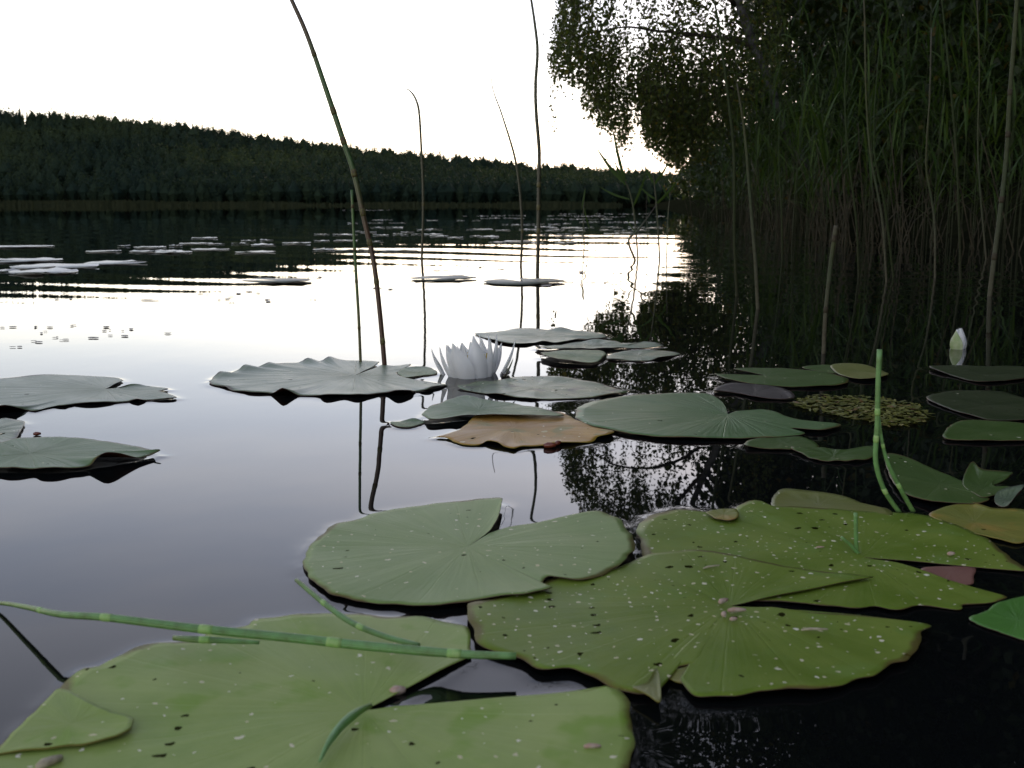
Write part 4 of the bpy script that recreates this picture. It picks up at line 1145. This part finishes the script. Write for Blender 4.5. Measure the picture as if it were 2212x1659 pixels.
lying('rush_stem', [(376, 1378, 0.008), (420, 1381, 0.010), (470, 1383, 0.0095), (560, 1388, 0.007)], [0.0014, 0.002, 0.0016, 0.001], 'rush_lie', 'stub of green rush under the long lying one', 'green rushes lying over the front pads', [0.4], 14)
lying('raised_midvein', [(800, 1524, 0.0062), (770, 1540, 0.0085), (735, 1570, 0.009), (708, 1608, 0.008), (690, 1645, 0.0055)], [0.0012, 0.0022, 0.0018, 0.0006], 'rush_lie', 'curved green midvein raised at the notch of the front pad', None, (), 24, cat='leaf vein')  # the pad's raised midvein, built as a separate lying tube
named_stalk('rush_stem', [(1942, 1106), (1912, 1062), (1895, 1015), (1891, 975), (1895, 920), (1896, 860), (1898, 800), (1900, 755)], (1942, 1106), [0.0016, 0.0018, 0.0018, 0.0020, 0.0021], 'rush_lie', 'tall thin bright green stem curving up at right, left one of two', group='bright green stems at right', joints=[1062, 960, 905], jmat='joint_pale', cat='rush', n=40, below=0.01)
named_stalk('rush_stem', [(1972, 1104), (1942, 1050), (1916, 995), (1904, 945), (1899, 905)], (1972, 1104), [0.0018, 0.0018, 0.0016, 0.0012], 'rush_lie', 'short thin bright green stem leaning against the taller one at right', group='bright green stems at right', joints=[1050, 960], jmat='joint_pale', cat='rush', n=30, below=0.01)
named_stalk('rush_stem', [(1850, 1198), (1849, 1150), (1848, 1108)], (1850, 1198), [0.0015, 0.0015, 0.0014], 'rush_lie', 'tiny upright green sprout through the slit of the wide flecked pad', group='bright green stems at right', cat='rush', n=14, below=0.01)
named_stalk('rush_stem', [(1858, 1200), (1838, 1178), (1817, 1160)], (1858, 1200), [0.0013, 0.0012, 0.0010], 'rush_lie', 'tiny slanting green sprout beside the upright one', group='bright green stems at right', cat='rush', n=14, below=0.01)

# ------------------------------------------------------------------ white water lily
m, nt, b = new_mat('lily_petal')
uvn = N(nt, 'ShaderNodeUVMap')
mp = N(nt, 'ShaderNodeMapping'); mp.inputs['Scale'].default_value = (16.0, 1.2, 1.0)
nt.links.new(uvn.outputs[0], mp.inputs[0])
ns = N(nt, 'ShaderNodeTexNoise', Scale=1.0, Detail=3.0)
nt.links.new(mp.outputs[0], ns.inputs['Vector'])
nt.links.new(mixc(nt, ns.outputs['Fac'], (0.92, 0.93, 0.93), (0.84, 0.86, 0.87)), b.inputs['Base Color'])
b.inputs['Roughness'].default_value = 0.45
b.inputs['Specular IOR Level'].default_value = 0.35
tl = N(nt, 'ShaderNodeBsdfTranslucent'); tl.inputs[0].default_value = (0.95, 0.96, 0.93, 1)
ms = N(nt, 'ShaderNodeMixShader', Fac=0.52)
nt.links.new(b.outputs[0], ms.inputs[1]); nt.links.new(tl.outputs[0], ms.inputs[2])
nt.links.new(ms.outputs[0], [x for x in nt.nodes if x.type == 'OUTPUT_MATERIAL'][0].inputs['Surface'])
bp = N(nt, 'ShaderNodeBump', Strength=0.5, Distance=0.0008)
nt.links.new(ns.outputs['Fac'], bp.inputs['Height']); nt.links.new(bp.outputs[0], b.inputs['Normal'])
M['petal'] = m
M['sepal'] = plain_mat('lily_sepal', (0.22, 0.30, 0.12), (0.40, 0.44, 0.30), 60, 0.45, 0.4)
M['stamen'] = plain_mat('lily_stamen', (0.65, 0.45, 0.04), (0.75, 0.55, 0.08), 60, 0.6, 0.3)

def petal_mesh(p0, p1, width, axis_pt, mat, bow=0.10, cup=0.35, tipw=0.03, nu=9, nv=7):
    """p0 base, p1 tip; the hollow side faces axis_pt"""
    p0, p1 = Vector(p0), Vector(p1)
    d = p1 - p0
    L = d.length
    inward = Vector(axis_pt) - (p0 + p1) / 2
    inward -= d.normalized() * inward.dot(d.normalized())
    if inward.length < 1e-5: inward = Vector((0, 1, 0))
    inward.normalize()
    side = d.normalized().cross(inward).normalized()
    V, UV, F = [], [], []
    for i in range(nu):
        t = i / (nu - 1)
        prof = (0.45 + 0.55 * math.sin(math.pi * min(1, t * 0.85 + 0.14))) * (1 - t ** 3.2) + tipw * t
        for j in range(nv):
            s = (j / (nv - 1) - 0.5) * 2
            w = width * 0.5 * prof
            c = p0 + d * t - inward * (bow * L * math.sin(math.pi * t * 0.9))
            V.append(c + side * (s * w) + inward * (cup * w * s * s) )
            UV.append((j / (nv - 1), t))
    n = len(V)
    for k in range(n): V.append(V[k] - inward * 0.0007); UV.append(UV[k])
    for i in range(nu - 1):
        for j in range(nv - 1):
            a = i * nv + j
            F.append((a, a + 1, a + nv + 1, a + nv)); F.append((a + n, a + nv + n, a + nv + 1 + n, a + 1 + n))
    return clean_mesh('petal', V, F, (mat,), UV)

fl = ground(1022, 811)
flower = empty('water_lily', fl)
tag(flower, 'open white water lily flower rising from the water in the middle', 'flower')
# base px, base offset in depth (m, minus = nearer), tip px, tip py, tip offset, width (m)
PET = [
    (962, 0.004, 934, 752, 0.004, 0.013), (975, -0.012, 952, 748, -0.020, 0.013), (984, -0.020, 966, 744, -0.030, 0.016), (1004, -0.030, 979, 741, -0.040, 0.036),
    (1030, -0.024, 1003, 742, 0.010, 0.026), (1038, -0.026, 1022, 726, -0.018, 0.030), (1046, -0.006, 1032, 722, 0.012, 0.016), (1060, -0.010, 1051, 722, -0.006, 0.018),
    (1061, 0.006, 1069, 721, 0.004, 0.019), (1079, 0.000, 1110, 731, 0.004, 0.013),
    (990, 0.028, 968, 745, 0.040, 0.026), (1010, 0.036, 998, 740, 0.050, 0.030), (1040, 0.034, 1040, 732, 0.046, 0.028), (1062, 0.026, 1082, 740, 0.036, 0.022),
    (1000, 0.010, 990, 748, 0.012, 0.022), (1030, 0.012, 1016, 738, 0.014, 0.022), (1050, 0.016, 1058, 735, 0.022, 0.020)]
axis_l = (0.0, 0.0, 0.035)
for bx, bo, tx, ty, to, w in PET:
    p0 = at_depth(bx, 812, fl.y + bo); p0.z = -0.006
    p1 = at_depth(tx, ty, fl.y + to)
    link('petal', petal_mesh(p0 - fl, p1 - fl, w, axis_l, M['petal'], bow=0.09, cup=0.6), flower)
for bx, bo, tx, ty, to, w in [(1088, -0.004, 1108, 772, -0.006, 0.012), (958, 0.012, 941, 770, 0.016, 0.014)]:
    p0 = at_depth(bx, 811, fl.y + bo); p0.z = -0.005
    p1 = at_depth(tx, ty, fl.y + to)
    link('sepal', petal_mesh(p0 - fl, p1 - fl, w, axis_l, M['sepal'], bow=0.05), flower)
SV, SF = [], []
for k in range(46):
    a, r0 = random.uniform(0, 6.28), random.uniform(0.0, 0.014)
    p0 = Vector((r0 * math.cos(a), r0 * math.sin(a), 0.0)); p1 = p0 * 1.5 + Vector((0, 0, random.uniform(0.022, 0.032)))
    V, F, UV = tube_arrays([p0, (p0 + p1) / 2, p1], [0.0012, 0.0012, 0.0008], 5)
    o0 = len(SV); SV += V; SF += [tuple(q + o0 for q in f) for f in F]
link('stamens', clean_mesh('stamens', SV, SF, (M['stamen'],)), flower)
# small wet scrap at the foot of the flower
def scrap(name, cx, cy, w, h, mat, label, cat='leaf', group=None, lift=3.0, k=9, z=3.0):
    pts = []
    for i in range(k):
        a = 2 * math.pi * i / k
        r = random.uniform(0.75, 1.1)
        pts.append((cx + w * 0.5 * r * math.cos(a), cy + h * 0.5 * r * math.sin(a), random.uniform(0, lift)))
    return make_pad(name, T_1, (cx, cy), pts, z, mat, label, group, n=36, rings=5, wavy=0.8, cat=cat, meniscus=False)
scrap('leaf_scrap', 1092, 806, 22, 12, 'rot', 'dark wet leaf scrap at the foot of the flower', lift=7)

# white bud in the dark water at right
bl = ground(2068, 753)
bud = empty('lily_bud', bl)
tag(bud, 'half closed white lily bud standing in the dark water at right', 'flower bud')
for bx, bo, tx, ty, to, w in [(2062, 0.0, 2070, 711, 0.0, 0.030), (2076, -0.006, 2073, 709, -0.004, 0.020), (2081, 0.002, 2075, 709, 0.0, 0.020), (2070, 0.012, 2072, 710, 0.004, 0.028)]:
    p0 = at_depth(bx, 754, bl.y + bo); p0.z = -0.006
    p1 = at_depth(tx, ty, bl.y + to)
    link('petal', petal_mesh(p0 - bl, p1 - bl, w, (0, 0, 0.02), M['petal'], bow=0.12), bud)
for bx, bo, tx, ty, to, w in [(2067, -0.010, 2066, 714, -0.006, 0.022)]:
    p0 = at_depth(bx, 754, bl.y + bo); p0.z = -0.006
    p1 = at_depth(tx, ty, bl.y + to)
    link('sepal', petal_mesh(p0 - bl, p1 - bl, w, (0, 0, 0.02), M['sepal'], bow=0.12), bud)

# ------------------------------------------------------------------ floating moss in the dark water
def moss():
    poly = [T_R(p) for p in [(650, 600), (800, 550), (1100, 553), (1300, 572), (1500, 616), (1620, 690), (1500, 740), (1300, 760), (1200, 722), (1000, 690), (700, 622)]]
    pg = np.array([tuple(ground(*p))[:2] for p in poly])
    def inside(x, y):
        c = False
        j = len(pg) - 1
        for i in range(len(pg)):
            if (pg[i, 1] > y) != (pg[j, 1] > y) and x < (pg[j, 0] - pg[i, 0]) * (y - pg[i, 1]) / (pg[j, 1] - pg[i, 1]) + pg[i, 0]: c = not c
            j = i
        return c
    V, F, T = [], [], []
    while len(F) < 950:
        x, y = random.uniform(pg[:, 0].min(), pg[:, 0].max()), random.uniform(pg[:, 1].min(), pg[:, 1].max())
        if not inside(x, y): continue
        a = random.uniform(0, 6.28); L, W = random.uniform(0.006, 0.016), random.uniform(0.003, 0.006)
        z = random.uniform(0.001, 0.004)
        d, s = Vector((math.cos(a), math.sin(a), random.uniform(-0.1, 0.25))), Vector((-math.sin(a), math.cos(a), random.uniform(-0.2, 0.2)))
        c = Vector((x, y, z))
        o0 = len(V)
        V += [c - d * L / 2, c + s * W / 2, c + d * L / 2, c - s * W / 2]
        F.append((o0, o0 + 1, o0 + 2, o0 + 3)); T += [random.random()] * 4
    return np_mesh('floating_moss', np.array(V), np.array(F), (M['moss'],), attrs={'tint': T}, smooth=False)
M['moss'] = leaf_mat('floating_moss', (0.10, 0.115, 0.015), (0.17, 0.165, 0.025), 0.1, 0.4, 0.5, warm=(0.20, 0.10, 0.05))
tag(link('floating_moss', moss()), 'yellow green floating moss and duckweed patch in the dark water', kind='stuff')

# ------------------------------------------------------------------ distant pads
def far_pad_mesh(i):
    n = 22
    V, F = [(0, 0, 0.003)], []
    notch = random.uniform(0.15, 0.35)
    for k in range(n):
        a = notch + (2 * math.pi - 2 * notch) * k / (n - 1)
        r = 1 + 0.05 * math.sin(3 * a + i) + random.uniform(-0.03, 0.03)
        V.append((r * math.cos(a), r * math.sin(a), 0.003 + max(0, random.gauss(0.01, 0.02))))
    m_ = len(V)
    for k in range(m_): V.append((V[k][0], V[k][1], V[k][2] - 0.004))
    for k in range(1, n):
        F.append((0, k, k + 1)); F.append((m_, m_ + k + 1, m_ + k)); F.append((k, k + m_, k + 1 + m_, k + 1))
    return clean_mesh('distant_pad', V, F, (M['far'],))
fpm = [far_pad_mesh(i) for i in range(7)]
fpg = [m_.copy() for m_ in fpm]
for m_ in fpg: m_.materials[0] = M['far_grey']
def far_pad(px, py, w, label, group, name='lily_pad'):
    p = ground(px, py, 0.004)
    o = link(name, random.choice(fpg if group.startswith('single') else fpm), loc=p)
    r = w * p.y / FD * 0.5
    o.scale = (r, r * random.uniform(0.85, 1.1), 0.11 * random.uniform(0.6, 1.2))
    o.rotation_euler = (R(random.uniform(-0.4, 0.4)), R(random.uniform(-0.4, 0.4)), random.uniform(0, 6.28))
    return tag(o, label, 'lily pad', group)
GL = 'pale lily pads shining on the dark water at left'
far_pad(40, 532, 140, 'sky pale lily pad at the left edge, farthest of the left group', GL)
far_pad(50, 562, 150, 'sky pale lily pad at the left edge with dark dents, second from the far side', GL)
far_pad(120, 575, 165, 'long sky pale lily pad left, overlapping the one nearest the ripples', GL)
far_pad(98, 587, 145, 'pale lily pad left, nearest the dark ripples', GL)
far_pad(8, 585, 60, 'pale lily pad cut by the left edge beside the dark ripples', GL)
far_pad(248, 567, 128, 'oval sky pale lily pad standing alone right of the left group', GL)
far_pad(602, 606, 150, 'grey lily pad lying among the dark ripples left of the thick rush', 'single pads on the pale water')
far_pad(957, 601, 150, 'grey lily pad on the pale water at the foot of the hooked rush', 'single pads on the pale water')
far_pad(1130, 608, 170, 'thin speckled lily pad on the pale water by the tallest dark rush', 'single pads on the pale water')
strips = [(187, 400, 544), (254, 392, 531), (389, 643, 527), (276, 690, 541), (415, 475, 514), (521, 585, 518), (711, 876, 481), (788, 850, 475), (799, 861, 492), (678, 748, 505), (766, 869, 501), (806, 920, 507), (898, 961, 495), (920, 1038, 476),
          (968, 1027, 496), (928, 1045, 511), (1038, 1115, 471), (1045, 1192, 496), (1067, 1229, 484), (1181, 1303, 473), (1155, 1413, 491), (1155, 1413, 498), (1160, 1413, 505), (1200, 1420, 511), (1056, 1211, 523), (678, 814, 520), (678, 825, 539), (1210, 1413, 462), (1000, 1300, 466), (740, 840, 454), (1230, 1420, 468), (1250, 1420, 480)]
cnt = 0
for x0, x1, yy in strips:
    xm = (x0 + x1) / 2
    where = ('in the long pale band left of the rushes' if xm < 690 else 'in the short bands behind the thick leaning rush' if xm < 930 else 'in the bands between the hooked and the middle rush' if xm < 1125 else 'in the dense bands right of the tallest dark rush')
    x = x0
    v = yy - 443
    wd = 0.20 * v * 4.16
    while x < x1:
        w = wd * random.uniform(0.3, 1.05)
        if random.random() < 0.86:
            far_pad(x + w / 2, yy + random.uniform(-2.2, 2.2) * v / 70, w, 'small distant lily pad ' + where, 'distant pads ' + where)
            cnt += 1
        x += w * random.uniform(0.75, 1.5)

# bits afloat on the pale water
bits = [(140, 646, 22, 5), (440, 633, 14, 4), (480, 646, 14, 5), (497, 640, 10, 4), (503, 655, 16, 4), (525, 632, 18, 4), (548, 634, 16, 4), (578, 650, 16, 6), (672, 646, 10, 4), (20, 708, 18, 4), (80, 707, 14, 5), (110, 706, 16, 3), (100, 718, 12, 4),
        (160, 702, 14, 3), (215, 707, 18, 3), (235, 714, 16, 3), (272, 713, 14, 5), (255, 725, 20, 5), (215, 727, 22, 4), (130, 727, 18, 3), (72, 737, 22, 4), (130, 733, 26, 3), (20, 748, 26, 3), (380, 719, 22, 3), (320, 648, 40, 3),
        (1188, 615, 24, 7), (1225, 609, 20, 5), (1258, 612, 10, 5), (1275, 612, 22, 4), (1030, 580, 10, 4), (1078, 582, 14, 3), (950, 582, 34, 4), (700, 600, 14, 4), (830, 622, 20, 5), (1268, 590, 22, 7), (1320, 612, 20, 4)]
bits = [(cx + random.uniform(-0.9, 0.9) * w, cy + random.uniform(-0.7, 0.7) * h, w * random.uniform(0.35, 0.95), h * random.uniform(0.3, 1.0)) for (cx, cy, w, h) in bits for _ in range(2)]
for (cx, cy, w, h) in bits:
    where = ('pale water at the far left' if cx < 400 else 'pale water left of the thick rush' if cx < 760 else 'pale water beyond the flower')
    scrap('leaf_scrap', cx, cy, w * random.uniform(0.7, 1.4), h * random.uniform(0.35, 0.8), 'rot', 'tiny dark leaf scrap afloat on the ' + where, 'leaf', 'tiny dark scraps on the ' + where, lift=0.8, k=7, z=1.3)
# bits on the pads
def crumb(px, py, z, L, r, az, mat, label, name='plant_crumb'):
    L, r = L * 0.75, r * 0.6
    p = ground(px, py, z - 0.002)
    d = Vector((math.cos(az), math.sin(az), 0)) * L * 0.5
    k = Vector((-math.sin(az), math.cos(az), 0)) * L * 0.08
    V, F, UV = tube_arrays([-d, -d * 0.35 + k, d * 0.3 + k * 0.6, d], [r * 0.6, r, r * 0.9, r * 0.5], 7)
    o = link(name, clean_mesh(name, V, F, (M[mat],), UV), loc=p)
    tag(o, label, 'debris', 'plant crumbs lying on the pads')
M['husk'] = plain_mat('pale_husk', (0.42, 0.38, 0.27), (0.30, 0.26, 0.18), 400, 0.7, 0.3)
M['flesh'] = plain_mat('pinkish_seed', (0.36, 0.22, 0.16), (0.42, 0.36, 0.30), 300, 0.5, 0.4)
M['red'] = plain_mat('red_brown_bud', (0.12, 0.022, 0.012), (0.18, 0.045, 0.02), 200, 0.25, 0.6)
crumb(1760, 1360, 0.0085, 0.020, 0.0014, 0.05, 'husk', 'bent pale husk on the right half of the largest pad')
crumb(1537, 1224, 0.0085, 0.018, 0.0011, 0.5, 'husk', 'pale straw bit near the far edge of the largest pad')
crumb(1563, 1298, 0.0085, 0.010, 0.0028, 0.7, 'flesh', 'pale lump left of the notch of the largest pad')
crumb(1592, 1318, 0.0085, 0.014, 0.0026, 0.1, 'flesh', 'biggest pinkish lump in the notch of the largest pad')
crumb(1565, 1326, 0.0085, 0.007, 0.0026, 1.2, 'flesh', 'round pinkish lump below the notch of the largest pad')
crumb(1585, 1337, 0.0085, 0.006, 0.0020, 0.3, 'flesh', 'small pale lump lowest by the notch of the largest pad')
crumb(1772, 1182, 0.0060, 0.008, 0.0012, 0.2, 'flesh', 'pink speck in the middle of the wide flecked pad')
crumb(2055, 1196, 0.0060, 0.007, 0.0025, 0.2, 'flesh', 'round pale lump near the right tip of the wide flecked pad')
crumb(108, 1646, 0.0060, 0.015, 0.0040, 0.9, 'husk', 'whitish lump on the lower left of the front pad')
crumb(860, 1492, 0.0040, 0.010, 0.0045, 0.4, 'flesh', 'pale round snail shell like lump in the slit of the front pad')
crumb(1280, 1612, 0.0060, 0.010, 0.0020, 0.1, 'flesh', 'pink patch of debris at the right of the front pad')
crumb(1188, 962, 0.0050, 0.016, 0.0050, 0.1, 'red', 'shiny red brown bud at the near edge of the brown pad')
crumb(1206, 957, 0.0055, 0.010, 0.0042, 0.8, 'red', 'smaller red brown bud right of the other on the brown pad')
crumb(80, 1157 - 220, 0.004, 0.010, 0.0035, 0.3, 'red', 'brown tuft at the left edge between two pads')
